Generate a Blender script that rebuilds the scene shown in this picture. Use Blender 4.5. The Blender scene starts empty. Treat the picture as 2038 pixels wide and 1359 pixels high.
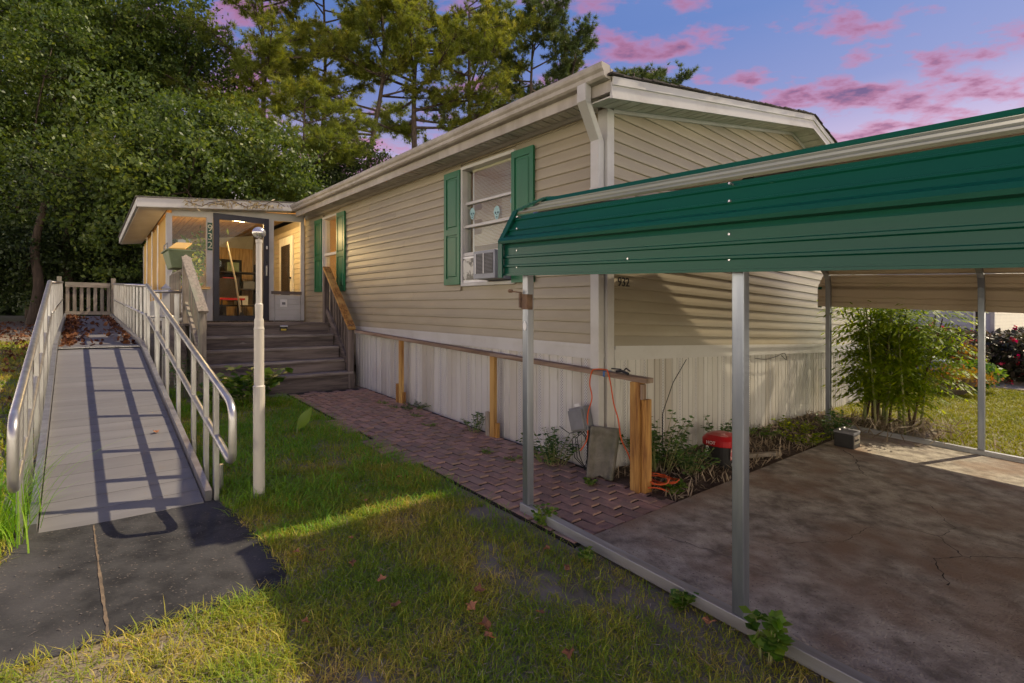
import bpy, math, random
import numpy as np
from mathutils import Vector, Matrix
random.seed(7)
RNG = np.random.default_rng(11)
SC = bpy.context.scene
COL = SC.collection
# ------------------------------------------------------------------ camera
cd = bpy.data.cameras.new('camera')
cam = bpy.data.objects.new('camera', cd); COL.objects.link(cam)
cam.location = (0, 0, 0); cam.rotation_euler = (math.radians(90), 0, 0)
cd.sensor_fit = 'HORIZONTAL'; cd.sensor_width = 36.0; cd.lens = 36.0 * 1019 / 2038
cd.shift_y = -(679.5 - 630) / 2038; cd.clip_start = 0.05; cd.clip_end = 600
SC.camera = cam
# ------------------------------------------------------------------ exposure
SC.view_settings.view_transform = 'Standard'; SC.view_settings.look = 'None'
SC.view_settings.gamma = 1.0; SC.view_settings.exposure = 1.3
SC.cycles.use_denoising = True; SC.cycles.denoising_prefilter = 'NONE'; SC.cycles.denoising_input_passes = 'RGB_ALBEDO_NORMAL'
SC.view_settings.use_curve_mapping = False
# ------------------------------------------------------------------ sun
SUN_EL = math.radians(50.3)
SUN_H = Vector((0.913, 0.409, 0)).normalized()
SUN_ROT = math.atan2(SUN_H.x, SUN_H.y)
sd = bpy.data.lights.new('sun', 'SUN'); sd.energy = 2.0; sd.angle = math.radians(0.55); sd.color = (1.0, 0.85, 0.62)
so = bpy.data.objects.new('sun', sd); COL.objects.link(so)
_d = Vector((SUN_H.x * math.cos(SUN_EL), SUN_H.y * math.cos(SUN_EL), math.sin(SUN_EL)))
so.rotation_euler = _d.to_track_quat('Z', 'Y').to_euler(); so.location = (20, 10, 30)
# ------------------------------------------------------------------ sky
world = bpy.data.worlds.new('World'); SC.world = world; world.use_nodes = True
wn = world.node_tree; wn.nodes.clear()
def WN(t, **k):
    n = wn.nodes.new(t)
    for a, v in k.items(): setattr(n, a, v)
    return n
def WL(a, b): wn.links.new(a, b)
w_out = WN('ShaderNodeOutputWorld'); w_bg = WN('ShaderNodeBackground'); WL(w_bg.outputs[0], w_out.inputs[0])
w_tc = WN('ShaderNodeTexCoord'); w_sep = WN('ShaderNodeSeparateXYZ'); WL(w_tc.outputs['Generated'], w_sep.inputs[0])
w_sky = WN('ShaderNodeTexSky'); w_sky.sky_type = 'NISHITA'; w_sky.sun_disc = False
w_sky.sun_elevation = SUN_EL; w_sky.sun_rotation = SUN_ROT; w_sky.dust_density = 1.5
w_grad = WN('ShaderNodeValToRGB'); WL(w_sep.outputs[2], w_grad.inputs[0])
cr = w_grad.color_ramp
STOPS = [(0.0, (2.7, 2.42, 1.80)), (0.10, (1.6, 1.40, 1.10)), (0.20, (0.60, 0.48, 0.46)), (0.28, (0.22, 0.165, 0.25)), (0.36, (0.082, 0.094, 0.21)), (0.48, (0.034, 0.068, 0.195)), (1.0, (0.064, 0.102, 0.215))]  # horizon stops raised far above the visible sky as added fill light
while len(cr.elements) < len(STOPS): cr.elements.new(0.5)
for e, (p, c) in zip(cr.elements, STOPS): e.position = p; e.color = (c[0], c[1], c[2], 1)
w_mixs = WN('ShaderNodeMix', data_type='RGBA'); w_mixs.inputs[0].default_value = 0.12
w_sc = WN('ShaderNodeMix', data_type='RGBA', blend_type='MULTIPLY'); w_sc.inputs[0].default_value = 1.0
WL(w_sky.outputs[0], w_sc.inputs[6]); w_sc.inputs[7].default_value = (0.10, 0.10, 0.10, 1)
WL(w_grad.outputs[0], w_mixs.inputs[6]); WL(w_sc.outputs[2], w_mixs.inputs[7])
# cloud layer: direction projected on a flat ceiling
w_mx = WN('ShaderNodeMath', operation='MAXIMUM'); WL(w_sep.outputs[2], w_mx.inputs[0]); w_mx.inputs[1].default_value = 0.05
w_add = WN('ShaderNodeMath', operation='ADD'); WL(w_mx.outputs[0], w_add.inputs[0]); w_add.inputs[1].default_value = 0.12
w_dx = WN('ShaderNodeMath', operation='DIVIDE'); WL(w_sep.outputs[0], w_dx.inputs[0]); WL(w_add.outputs[0], w_dx.inputs[1])
w_dy = WN('ShaderNodeMath', operation='DIVIDE'); WL(w_sep.outputs[1], w_dy.inputs[0]); WL(w_add.outputs[0], w_dy.inputs[1])
w_cmb = WN('ShaderNodeCombineXYZ'); WL(w_dx.outputs[0], w_cmb.inputs[0]); WL(w_dy.outputs[0], w_cmb.inputs[1])
w_map = WN('ShaderNodeMapping'); WL(w_cmb.outputs[0], w_map.inputs[0]); w_map.inputs['Location'].default_value = (7.1, 2.6, 0); w_map.inputs['Scale'].default_value = (1.0, 1.35, 1)
w_n1 = WN('ShaderNodeTexNoise'); WL(w_map.outputs[0], w_n1.inputs['Vector']); w_n1.inputs['Scale'].default_value = 4.4; w_n1.inputs['Detail'].default_value = 8.0; w_n1.inputs['Roughness'].default_value = 0.56
w_n2 = WN('ShaderNodeTexNoise'); WL(w_map.outputs[0], w_n2.inputs['Vector']); w_n2.inputs['Scale'].default_value = 1.1; w_n2.inputs['Detail'].default_value = 2.0
w_cs = WN('ShaderNodeMath', operation='MULTIPLY_ADD'); WL(w_n2.outputs[0], w_cs.inputs[0]); w_cs.inputs[1].default_value = 0.55; WL(w_n1.outputs[0], w_cs.inputs[2])
w_cov = WN('ShaderNodeMapRange'); WL(w_cs.outputs[0], w_cov.inputs[0]); w_cov.inputs[1].default_value = 0.785; w_cov.inputs[2].default_value = 0.93
w_core = WN('ShaderNodeMapRange'); WL(w_cs.outputs[0], w_core.inputs[0]); w_core.inputs[1].default_value = 0.86; w_core.inputs[2].default_value = 1.0
w_cc = WN('ShaderNodeMix', data_type='RGBA'); WL(w_core.outputs[0], w_cc.inputs[0])
w_cc.inputs[6].default_value = (0.275, 0.092, 0.14, 1); w_cc.inputs[7].default_value = (0.068, 0.038, 0.09, 1)
w_fd = WN('ShaderNodeMapRange'); WL(w_sep.outputs[2], w_fd.inputs[0]); w_fd.inputs[1].default_value = 0.10; w_fd.inputs[2].default_value = 0.26; w_fd.inputs[4].default_value = 0.85
w_cm = WN('ShaderNodeMath', operation='MULTIPLY'); WL(w_cov.outputs[0], w_cm.inputs[0]); WL(w_fd.outputs[0], w_cm.inputs[1])
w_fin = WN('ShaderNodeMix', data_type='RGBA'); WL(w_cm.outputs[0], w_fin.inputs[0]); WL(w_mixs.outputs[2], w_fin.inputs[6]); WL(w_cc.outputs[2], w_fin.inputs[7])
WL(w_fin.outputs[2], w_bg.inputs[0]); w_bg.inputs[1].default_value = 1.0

# ------------------------------------------------------------------ frames
AX = Vector((-0.64888304, 0.76088817)); BX = Vector((0.76088817, 0.64888304)); C0 = Vector((0.83464, 4.5))
def xy(a, b): return (C0.x + a * AX.x + b * BX.x, C0.y + a * AX.y + b * BX.y)
def gz(a, b):
    a2 = min(max(a, -9), 28); b2 = min(max(b, -25), 25)
    return -1.374 + 0.05 * a2 - 0.015 * b2
def HF(a, b, z):            # house frame: level house sheared in height along both axes to match the tilted horizon
    x, y = xy(a, b); return Vector((x, y, z + 0.018 * a - 0.031 * b))
def GF(a, b, z):            # height above the ground
    x, y = xy(a, b); return Vector((x, y, z + gz(a, b)))
def WF(a, b, z):            # plain height
    x, y = xy(a, b); return Vector((x, y, z))
_ca, _sa = math.cos(math.radians(2.0)), math.sin(math.radians(2.0))
def CF(s, t, z):            # carport frame
    a = -0.241 + s * _ca - t * _sa; b = -1.155 + s * _sa + t * _ca
    x, y = xy(a, b); return Vector((x, y, z + 0.053 * s - 0.027 * t))
def ab_of(x, y):
    r = Vector((x - C0.x, y - C0.y)); return r.dot(AX), r.dot(BX)
UPV = Vector((0, 0, 1)); A3 = Vector((AX.x, AX.y, 0)); B3 = Vector((BX.x, BX.y, 0))

# ------------------------------------------------------------------ materials
MATS = {}
def mat(name, c1, c2=None, scale=8.0, rough=0.6, metal=0.0, bump=0.0, bscale=None, stretch=None, rot=0.0, detail=4.0, lo=0.35, hi=0.65, spec=0.4, rand=0.0, spots=None, coat=0.0, trans=0.0, c3=None, wave=None):
    m = bpy.data.materials.new(name); m.use_nodes = True; nt = m.node_tree; N = nt.nodes; L = nt.links
    p = N['Principled BSDF']; p.inputs['Roughness'].default_value = rough; p.inputs['Metallic'].default_value = metal
    p.inputs['Specular IOR Level'].default_value = spec
    if coat: p.inputs['Coat Weight'].default_value = coat
    tc = N.new('ShaderNodeTexCoord'); mp = N.new('ShaderNodeMapping'); L.new(tc.outputs['Object'], mp.inputs[0])
    if rot:
        mp0 = N.new('ShaderNodeMapping'); mp0.inputs['Rotation'].default_value = (0, 0, rot)
        L.new(tc.outputs['Object'], mp0.inputs[0]); L.new(mp0.outputs[0], mp.inputs[0])
    if stretch: mp.inputs['Scale'].default_value = stretch
    oi = N.new('ShaderNodeObjectInfo')
    if rand:
        ad = N.new('ShaderNodeVectorMath'); ad.operation = 'MULTIPLY_ADD'
        cb = N.new('ShaderNodeCombineXYZ')
        for i in range(3): L.new(oi.outputs['Random'], cb.inputs[i])
        L.new(cb.outputs[0], ad.inputs[0]); ad.inputs[1].default_value = (31, 17, 23); L.new(mp.outputs[0], ad.inputs[2]); vec = ad.outputs[0]
    else: vec = mp.outputs[0]
    n1 = N.new('ShaderNodeTexNoise'); n1.inputs['Scale'].default_value = scale; n1.inputs['Detail'].default_value = detail; n1.inputs['Roughness'].default_value = 0.6
    L.new(vec, n1.inputs['Vector'])
    col = None
    c2 = c2 or tuple(x * 0.8 for x in c1)
    mr = N.new('ShaderNodeMapRange'); mr.inputs[1].default_value = lo; mr.inputs[2].default_value = hi; L.new(n1.outputs[0], mr.inputs[0])
    mx = N.new('ShaderNodeMix'); mx.data_type = 'RGBA'; mx.inputs[6].default_value = (*c1, 1); mx.inputs[7].default_value = (*c2, 1); L.new(mr.outputs[0], mx.inputs[0]); col = mx.outputs[2]
    if c3:
        n3 = N.new('ShaderNodeTexNoise'); n3.inputs['Scale'].default_value = scale * 0.23; n3.inputs['Detail'].default_value = 3.0; L.new(vec, n3.inputs['Vector'])
        m3 = N.new('ShaderNodeMapRange'); m3.inputs[1].default_value = 0.48; m3.inputs[2].default_value = 0.68; L.new(n3.outputs[0], m3.inputs[0])
        x3 = N.new('ShaderNodeMix'); x3.data_type = 'RGBA'; L.new(m3.outputs[0], x3.inputs[0]); L.new(col, x3.inputs[6]); x3.inputs[7].default_value = (*c3, 1); col = x3.outputs[2]
    if spots:
        (sc_, th, sc_col) = spots
        n4 = N.new('ShaderNodeTexNoise'); n4.inputs['Scale'].default_value = sc_; n4.inputs['Detail'].default_value = 2.0; L.new(vec, n4.inputs['Vector'])
        m4 = N.new('ShaderNodeMapRange'); m4.inputs[1].default_value = th; m4.inputs[2].default_value = th + 0.05; L.new(n4.outputs[0], m4.inputs[0])
        x4 = N.new('ShaderNodeMix'); x4.data_type = 'RGBA'; L.new(m4.outputs[0], x4.inputs[0]); L.new(col, x4.inputs[6]); x4.inputs[7].default_value = (*sc_col, 1); col = x4.outputs[2]
    if rand:
        hs = N.new('ShaderNodeHueSaturation'); rm = N.new('ShaderNodeMapRange'); L.new(oi.outputs['Random'], rm.inputs[0]); rm.inputs[3].default_value = 1 - rand; rm.inputs[4].default_value = 1 + rand
        L.new(rm.outputs[0], hs.inputs['Value']); L.new(col, hs.inputs['Color']); col = hs.outputs[0]
    L.new(col, p.inputs['Base Color'])
    if bump:
        nb = N.new('ShaderNodeTexNoise'); nb.inputs['Scale'].default_value = bscale or scale * 4; nb.inputs['Detail'].default_value = 6.0; L.new(vec, nb.inputs['Vector'])
        bp = N.new('ShaderNodeBump'); bp.inputs['Strength'].default_value = bump; bp.inputs['Distance'].default_value = 0.01; L.new(nb.outputs[0], bp.inputs['Height']); L.new(bp.outputs[0], p.inputs['Normal'])
    MATS[name] = m
    return m
def emit(name, col, s):
    m = bpy.data.materials.new(name); m.use_nodes = True; p = m.node_tree.nodes['Principled BSDF']
    p.inputs['Base Color'].default_value = (*col, 1); p.inputs['Emission Color'].default_value = (*col, 1); p.inputs['Emission Strength'].default_value = s
    MATS[name] = m; return m
def glassmat(name, tint=(0.92, 0.95, 0.93), refl=1.0):
    m = bpy.data.materials.new(name); m.use_nodes = True; nt = m.node_tree; nt.nodes.clear()
    o = nt.nodes.new('ShaderNodeOutputMaterial'); mx = nt.nodes.new('ShaderNodeMixShader'); tr = nt.nodes.new('ShaderNodeBsdfTransparent'); gl = nt.nodes.new('ShaderNodeBsdfGlossy'); fr = nt.nodes.new('ShaderNodeFresnel')
    tr.inputs[0].default_value = (*tint, 1); gl.inputs['Roughness'].default_value = 0.01; fr.inputs[0].default_value = 1.5
    mu = nt.nodes.new('ShaderNodeMath'); mu.operation = 'MULTIPLY'; mu.inputs[1].default_value = refl; nt.links.new(fr.outputs[0], mu.inputs[0])
    nt.links.new(mu.outputs[0], mx.inputs[0]); nt.links.new(tr.outputs[0], mx.inputs[1]); nt.links.new(gl.outputs[0], mx.inputs[2]); nt.links.new(mx.outputs[0], o.inputs[0])
    MATS[name] = m; return m
def leafmat(name, ramp, translu=0.4, rough=0.45, spec=0.35, noise=None):
    """foliage: colour from a random number stored on each leaf, plus a slow drift in space"""
    m = bpy.data.materials.new(name); m.use_nodes = True; nt = m.node_tree; N = nt.nodes; L = nt.links
    p = N['Principled BSDF']; p.inputs['Roughness'].default_value = rough; p.inputs['Specular IOR Level'].default_value = spec
    at = N.new('ShaderNodeAttribute'); at.attribute_name = 'rnd'
    fac = at.outputs['Fac']
    if noise:
        tc = N.new('ShaderNodeTexCoord'); nz = N.new('ShaderNodeTexNoise'); nz.inputs['Scale'].default_value = noise[0]; nz.inputs['Detail'].default_value = 3.0; L.new(tc.outputs['Object'], nz.inputs['Vector'])
        mr = N.new('ShaderNodeMapRange'); mr.inputs[1].default_value = 0.3; mr.inputs[2].default_value = 0.7; L.new(nz.outputs[0], mr.inputs[0])
        mm = N.new('ShaderNodeMix'); mm.inputs[0].default_value = noise[1]; L.new(fac, mm.inputs[2]); L.new(mr.outputs[0], mm.inputs[3]); fac = mm.outputs[0]
    rp = N.new('ShaderNodeValToRGB'); L.new(fac, rp.inputs[0]); e = rp.color_ramp.elements
    while len(e) < len(ramp): e.new(0.5)
    for el, (q, c) in zip(e, ramp): el.position = q; el.color = (*c, 1)
    L.new(rp.outputs[0], p.inputs['Base Color'])
    tl = N.new('ShaderNodeBsdfTranslucent'); br = N.new('ShaderNodeHueSaturation'); br.inputs['Value'].default_value = 1.5; br.inputs['Saturation'].default_value = 1.15; br.inputs['Hue'].default_value = 0.485
    L.new(rp.outputs[0], br.inputs['Color']); L.new(br.outputs[0], tl.inputs[0])
    mx = N.new('ShaderNodeMixShader'); mx.inputs[0].default_value = translu; L.new(p.outputs[0], mx.inputs[1]); L.new(tl.outputs[0], mx.inputs[2])
    L.new(mx.outputs[0], N['Material Output'].inputs[0]); MATS[name] = m; return m

ROT_A = -math.atan2(AX.y, AX.x)      # turns world so that x runs along the house
mat('vinyl_cream', (0.34, 0.292, 0.202), (0.295, 0.25, 0.172), scale=1.4, rough=0.45, bump=0.05, bscale=60, stretch=(1, 1, 3), c3=(0.27, 0.235, 0.175), rand=0.05)
mat('vinyl_white', (0.50, 0.485, 0.46), (0.39, 0.365, 0.33), scale=2.5, rough=0.45, bump=0.05, bscale=40, lo=0.45, hi=0.8)
mat('gutter_white', (0.42, 0.38, 0.33), (0.25, 0.22, 0.17), scale=5, rough=0.5, stretch=(1, 1, 0.25), lo=0.4, hi=0.75, c3=(0.32, 0.28, 0.23))
mat('skirt_white', (0.57, 0.55, 0.51), (0.46, 0.435, 0.395), c3=(0.43, 0.39, 0.33), scale=3.0, rough=0.5, stretch=(1, 1, 0.3), lo=0.45, hi=0.8, spots=(9, 0.78, (0.33, 0.29, 0.24)), rand=0.04)
mat('soffit_white', (0.60, 0.58, 0.52), (0.40, 0.38, 0.32), scale=6, rough=0.6, lo=0.4, hi=0.7)
mat('shutter_green', (0.008, 0.135, 0.052), (0.006, 0.10, 0.040), scale=3, rough=0.38, bump=0.06, bscale=90, stretch=(1, 1, 0.2), rot=0)
mat('carport_green', (0.003, 0.090, 0.046), (0.003, 0.066, 0.044), scale=1.6, rough=0.32, bump=0.04, bscale=30, stretch=(0.25, 1, 1), rot=ROT_A, spec=0.25, spots=(60, 0.78, (0.05, 0.15, 0.10)))
mat('carport_sage', (0.26, 0.255, 0.17), (0.17, 0.18, 0.13), scale=2.5, rough=0.5, stretch=(0.3, 1, 1), rot=ROT_A, bump=0.04)
mat('carport_tan', (0.58, 0.48, 0.36), (0.50, 0.41, 0.30), scale=2, rough=0.5, stretch=(0.3, 1, 1), rot=ROT_A)
mat('galvanized', (0.34, 0.37, 0.42), (0.20, 0.22, 0.27), scale=9, rough=0.34, metal=0.85, bump=0.05, stretch=(1, 1, 0.12), c3=(0.20, 0.18, 0.17))
mat('galv_rail', (0.42, 0.43, 0.44), (0.27, 0.27, 0.27), scale=14, rough=0.5, metal=0.5, bump=0.06, stretch=(0.1, 1, 1), rot=ROT_A, c3=(0.22, 0.19, 0.16))
mat('aluminium', (0.56, 0.55, 0.53), (0.40, 0.38, 0.36), scale=12, rough=0.36, metal=0.85, stretch=(1, 1, 0.3), bump=0.03)
mat('ramp_alu', (0.20, 0.192, 0.188), (0.16, 0.152, 0.148), scale=5, rough=0.6, metal=0.1, stretch=(1, 0.12, 1), rot=ROT_A, bump=0.12, bscale=26, rand=0.05, c3=(0.165, 0.154, 0.15))
def wood(nm, c1, c2, c3=None, rough=0.75, bump=0.35, rand=0.12, spots=None):
    for sfx, st, rt in (('A', (1.2, 14, 14), ROT_A), ('B', (14, 1.2, 14), ROT_A), ('Z', (14, 14, 1.2), ROT_A)):
        mat(nm + sfx, c1, c2, scale=2.2, rough=rough, stretch=st, rot=rt, bump=bump, bscale=4.0, rand=rand, c3=c3, lo=0.38, hi=0.62, spots=spots)
wood('wood_dark', (0.15, 0.118, 0.10), (0.07, 0.055, 0.047), c3=(0.23, 0.185, 0.155), spots=(3.0, 0.74, (0.30, 0.27, 0.24)))
wood('wood_grey', (0.33, 0.28, 0.22), (0.20, 0.165, 0.125), c3=(0.24, 0.24, 0.17))
wood('wood_treated', (0.44, 0.225, 0.055), (0.19, 0.078, 0.02), c3=(0.50, 0.30, 0.09))
wood('wood_tread', (0.33, 0.285, 0.245), (0.17, 0.14, 0.12), c3=(0.22, 0.18, 0.15), spots=(3.0, 0.72, (0.48, 0.45, 0.42)))
wood('wood_rail', (0.26, 0.17, 0.11), (0.14, 0.085, 0.05), c3=(0.33, 0.25, 0.19))
wood('wood_honey', (0.58, 0.37, 0.15), (0.36, 0.21, 0.08), rough=0.5, bump=0.1)
mat('concrete', (0.44, 0.395, 0.315), (0.16, 0.135, 0.105), scale=7.0, detail=10, rough=0.9, bump=0.8, bscale=70, lo=0.36, hi=0.66, c3=(0.23, 0.155, 0.10), spots=(75, 0.645, (0.13, 0.105, 0.08)))
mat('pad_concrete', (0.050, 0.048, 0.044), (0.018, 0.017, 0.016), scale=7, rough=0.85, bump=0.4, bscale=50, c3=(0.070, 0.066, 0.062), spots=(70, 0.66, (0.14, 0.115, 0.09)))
mat('pad_joint', (0.22, 0.16, 0.10), (0.12, 0.09, 0.06), scale=30, rough=0.95)
mat('crack_dark', (0.02, 0.017, 0.014), (0.03, 0.025, 0.02), scale=30, rough=0.95)
mat('scuff_pale', (0.17, 0.15, 0.13), (0.12, 0.10, 0.085), scale=30, rough=0.95)
mat('brick', (0.44, 0.265, 0.19), (0.24, 0.155, 0.12), scale=12, rough=0.9, bump=0.6, bscale=45, rand=0.17, c3=(0.26, 0.19, 0.14), lo=0.3, hi=0.7)
mat('soil', (0.115, 0.08, 0.055), (0.06, 0.042, 0.03), scale=14, rough=0.95, bump=0.8, bscale=30, c3=(0.10, 0.075, 0.055))
mat('joint_soil', (0.030, 0.023, 0.017), (0.020, 0.018, 0.011), scale=18, rough=0.95, bump=0.6)
mat('lawn_soil', (0.27, 0.225, 0.155), (0.16, 0.14, 0.085), scale=6, rough=0.95, bump=0.8, bscale=40, c3=(0.28, 0.22, 0.165), spots=(60, 0.72, (0.28, 0.22, 0.16)))
mat('far_soil', (0.17, 0.165, 0.055), (0.12, 0.12, 0.04), scale=1.2, rough=0.95, bump=0.6, bscale=10, c3=(0.20, 0.16, 0.08))
mat('shingle', (0.060, 0.048, 0.042), (0.030, 0.025, 0.023), scale=30, rough=0.95, bump=0.5, bscale=120, rand=0.25)
mat('shingle_grey', (0.17, 0.155, 0.13), (0.10, 0.095, 0.085), scale=20, rough=0.95, bump=0.5, bscale=90, rand=0.25)
mat('navy', (0.028, 0.027, 0.042), (0.020, 0.019, 0.030), scale=4, rough=0.4)
mat('white_plastic', (0.78, 0.77, 0.74), (0.68, 0.66, 0.62), scale=6, rough=0.4)
mat('blind', (0.72, 0.62, 0.47), (0.64, 0.54, 0.40), scale=3, rough=0.5)
mat('curtain', (0.62, 0.40, 0.13), (0.50, 0.30, 0.085), scale=2, rough=0.8, stretch=(1, 1, 0.3))
mat('room_wall', (0.55, 0.40, 0.24), (0.47, 0.34, 0.20), scale=2, rough=0.8)
mat('dark_stuff', (0.035, 0.024, 0.018), (0.02, 0.014, 0.01), scale=6, rough=0.7)
mat('black_plastic', (0.020, 0.019, 0.018), (0.030, 0.028, 0.026), scale=8, rough=0.45, bump=0.05)
mat('red_plastic', (0.42, 0.012, 0.016), (0.32, 0.01, 0.012), scale=5, rough=0.35)
mat('pink_label', (0.55, 0.16, 0.17), (0.40, 0.10, 0.10), scale=26, rough=0.4, spots=(30, 0.58, (0.75, 0.6, 0.5)))
mat('cord_orange', (0.60, 0.095, 0.018), (0.50, 0.075, 0.015), scale=9, rough=0.5)
mat('wire_black', (0.012, 0.012, 0.012), (0.02, 0.02, 0.02), scale=9, rough=0.5)
mat('ac_grey', (0.30, 0.31, 0.33), (0.24, 0.25, 0.27), scale=6, rough=0.5)
mat('box_grey', (0.20, 0.20, 0.21), (0.15, 0.15, 0.155), scale=6, rough=0.5)
mat('splash_concrete', (0.20, 0.18, 0.14), (0.11, 0.10, 0.075), scale=9, rough=0.95, bump=0.9, bscale=60, c3=(0.13, 0.135, 0.08))
mat('pole_white', (0.62, 0.57, 0.48), (0.50, 0.45, 0.36), scale=4, rough=0.45, stretch=(1, 1, 0.25), c3=(0.55, 0.52, 0.48))
mat('ball_silver', (0.62, 0.60, 0.58), (0.55, 0.53, 0.5), scale=4, rough=0.22, metal=0.75)
mat('planter_green', (0.20, 0.24, 0.13), (0.15, 0.19, 0.10), scale=5, rough=0.6)
mat('plaque_green', (0.010, 0.085, 0.045), (0.008, 0.06, 0.03), scale=6, rough=0.4)
mat('digit_cream', (0.62, 0.60, 0.42), rough=0.5)
mat('digit_black', (0.015, 0.013, 0.012), rough=0.5)
mat('bark', (0.085, 0.060, 0.042), (0.040, 0.029, 0.022), scale=6, rough=0.95, bump=0.9, bscale=14, stretch=(2, 2, 0.5))
mat('bark_pine', (0.110, 0.078, 0.058), (0.048, 0.035, 0.028), scale=6, rough=0.95, bump=0.9, bscale=12, stretch=(2, 2, 0.6))
mat('stem_green', (0.16, 0.20, 0.05), (0.22, 0.20, 0.08), scale=7, rough=0.7)
mat('stem_brown', (0.11, 0.07, 0.04), (0.06, 0.04, 0.025), scale=7, rough=0.9)
mat('siding_shade_blue', (0.46, 0.47, 0.52), (0.40, 0.41, 0.46), scale=2, rough=0.5)  # blue of the shade put into the colour of the neighbour's shaded wall
mat('siding_beige', (0.52, 0.46, 0.34), (0.46, 0.40, 0.30), scale=2, rough=0.5)
mat('tub_concrete', (0.16, 0.12, 0.09), (0.10, 0.08, 0.06), scale=8, rough=0.9, bump=0.4)
mat('statue_blue', (0.05, 0.10, 0.24), (0.03, 0.06, 0.16), scale=7, rough=0.35)
mat('statue_white', (0.55, 0.58, 0.60), (0.45, 0.5, 0.52), scale=7, rough=0.4)
mat('sticker_teal', (0.35, 0.52, 0.50), (0.22, 0.40, 0.42), scale=40, rough=0.5)
mat('sticker_dark', (0.03, 0.08, 0.10), rough=0.5)
mat('marble_foil', (0.42, 0.40, 0.36), (0.045, 0.038, 0.032), scale=9, rough=0.3, lo=0.46, hi=0.56, detail=3)
mat('rust', (0.20, 0.12, 0.07), (0.10, 0.06, 0.04), scale=16, rough=0.8)
mat('dead_leaf', (0.34, 0.145, 0.055), (0.22, 0.085, 0.035), scale=14, rough=0.7, rand=0.35)
mat('blue_tape', (0.03, 0.12, 0.32), rough=0.5)
mat('solar_dark', (0.02, 0.022, 0.03), rough=0.2)
mat('yellow_lens', (0.55, 0.42, 0.06), rough=0.4)
emit('lamp_glow', (1.0, 0.72, 0.36), 6.0)
glassmat('glass', refl=0.09)
glassmat('porch_glass', refl=0.4)
def vents():
    m = bpy.data.materials.new('vent_perforated'); m.use_nodes = True; nt = m.node_tree; N = nt.nodes; L = nt.links; p = N['Principled BSDF']; p.inputs['Roughness'].default_value = 0.6
    tc = N.new('ShaderNodeTexCoord'); mp = N.new('ShaderNodeMapping'); mp.inputs['Rotation'].default_value = (0, 0, ROT_A); L.new(tc.outputs['Object'], mp.inputs[0])
    sp = N.new('ShaderNodeSeparateXYZ'); L.new(mp.outputs[0], sp.inputs[0])
    ad = N.new('ShaderNodeMath'); ad.operation = 'ADD'; L.new(sp.outputs[0], ad.inputs[0]); L.new(sp.outputs[1], ad.inputs[1])
    def sn(src, k):
        a = N.new('ShaderNodeMath'); a.operation = 'MULTIPLY'; a.inputs[1].default_value = k; L.new(src, a.inputs[0]); b = N.new('ShaderNodeMath'); b.operation = 'SINE'; L.new(a.outputs[0], b.inputs[0]); return b.outputs[0]
    p1 = N.new('ShaderNodeMath'); p1.operation = 'MULTIPLY'; L.new(sn(ad.outputs[0], 330.0), p1.inputs[0]); L.new(sn(sp.outputs[2], 230.0), p1.inputs[1])
    gt = N.new('ShaderNodeMapRange'); gt.inputs[1].default_value = 0.10; gt.inputs[2].default_value = 0.3; L.new(p1.outputs[0], gt.inputs[0])
    mx = N.new('ShaderNodeMix'); mx.data_type = 'RGBA'; mx.inputs[6].default_value = (0.66, 0.64, 0.62, 1); mx.inputs[7].default_value = (0.05, 0.045, 0.04, 1); L.new(gt.outputs[0], mx.inputs[0]); L.new(mx.outputs[2], p.inputs['Base Color'])
    MATS['vent_perforated'] = m
vents()
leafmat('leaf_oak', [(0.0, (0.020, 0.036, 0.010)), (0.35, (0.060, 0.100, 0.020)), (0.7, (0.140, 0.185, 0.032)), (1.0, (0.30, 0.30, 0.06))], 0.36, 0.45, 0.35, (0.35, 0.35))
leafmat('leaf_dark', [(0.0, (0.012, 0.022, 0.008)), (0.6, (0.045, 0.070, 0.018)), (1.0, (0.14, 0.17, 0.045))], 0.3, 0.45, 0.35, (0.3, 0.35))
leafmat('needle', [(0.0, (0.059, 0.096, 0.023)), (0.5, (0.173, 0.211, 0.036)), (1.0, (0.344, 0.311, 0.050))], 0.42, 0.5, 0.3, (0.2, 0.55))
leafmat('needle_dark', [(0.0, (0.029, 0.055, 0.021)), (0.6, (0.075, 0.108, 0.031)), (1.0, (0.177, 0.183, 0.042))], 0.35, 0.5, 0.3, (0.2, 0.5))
leafmat('leaf_shrub', [(0.0, (0.044, 0.106, 0.015)), (0.5, (0.106, 0.213, 0.027)), (1.0, (0.237, 0.325, 0.050))], 0.42, 0.4, 0.4)
leafmat('leaf_weed', [(0.0, (0.031, 0.078, 0.024)), (0.6, (0.062, 0.138, 0.031)), (1.0, (0.129, 0.216, 0.052))], 0.35, 0.45, 0.35)
leafmat('leaf_tall', [(0.0, (0.080, 0.150, 0.012)), (0.5, (0.20, 0.29, 0.020)), (1.0, (0.40, 0.44, 0.03))], 0.58, 0.45, 0.3)
leafmat('leaf_burgundy', [(0.0, (0.020, 0.022, 0.012)), (0.6, (0.042, 0.045, 0.02)), (1.0, (0.16, 0.12, 0.09))], 0.35, 0.4, 0.5)
leafmat('leaf_orange', [(0.0, (0.12, 0.12, 0.03)), (0.6, (0.26, 0.20, 0.04)), (1.0, (0.42, 0.16, 0.03))], 0.4, 0.5, 0.3)
leafmat('petal', [(0.0, (0.42, 0.02, 0.09)), (0.6, (0.50, 0.02, 0.06)), (1.0, (0.55, 0.06, 0.03))], 0.3, 0.5, 0.3)
leafmat('grass', [(0.0, (0.113, 0.217, 0.018)), (0.35, (0.208, 0.311, 0.026)), (0.60, (0.415, 0.395, 0.053)), (0.80, (0.641, 0.490, 0.133)), (1.0, (0.792, 0.585, 0.264))], 0.35, 0.5, 0.25, (1.7, 0.5))
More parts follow.
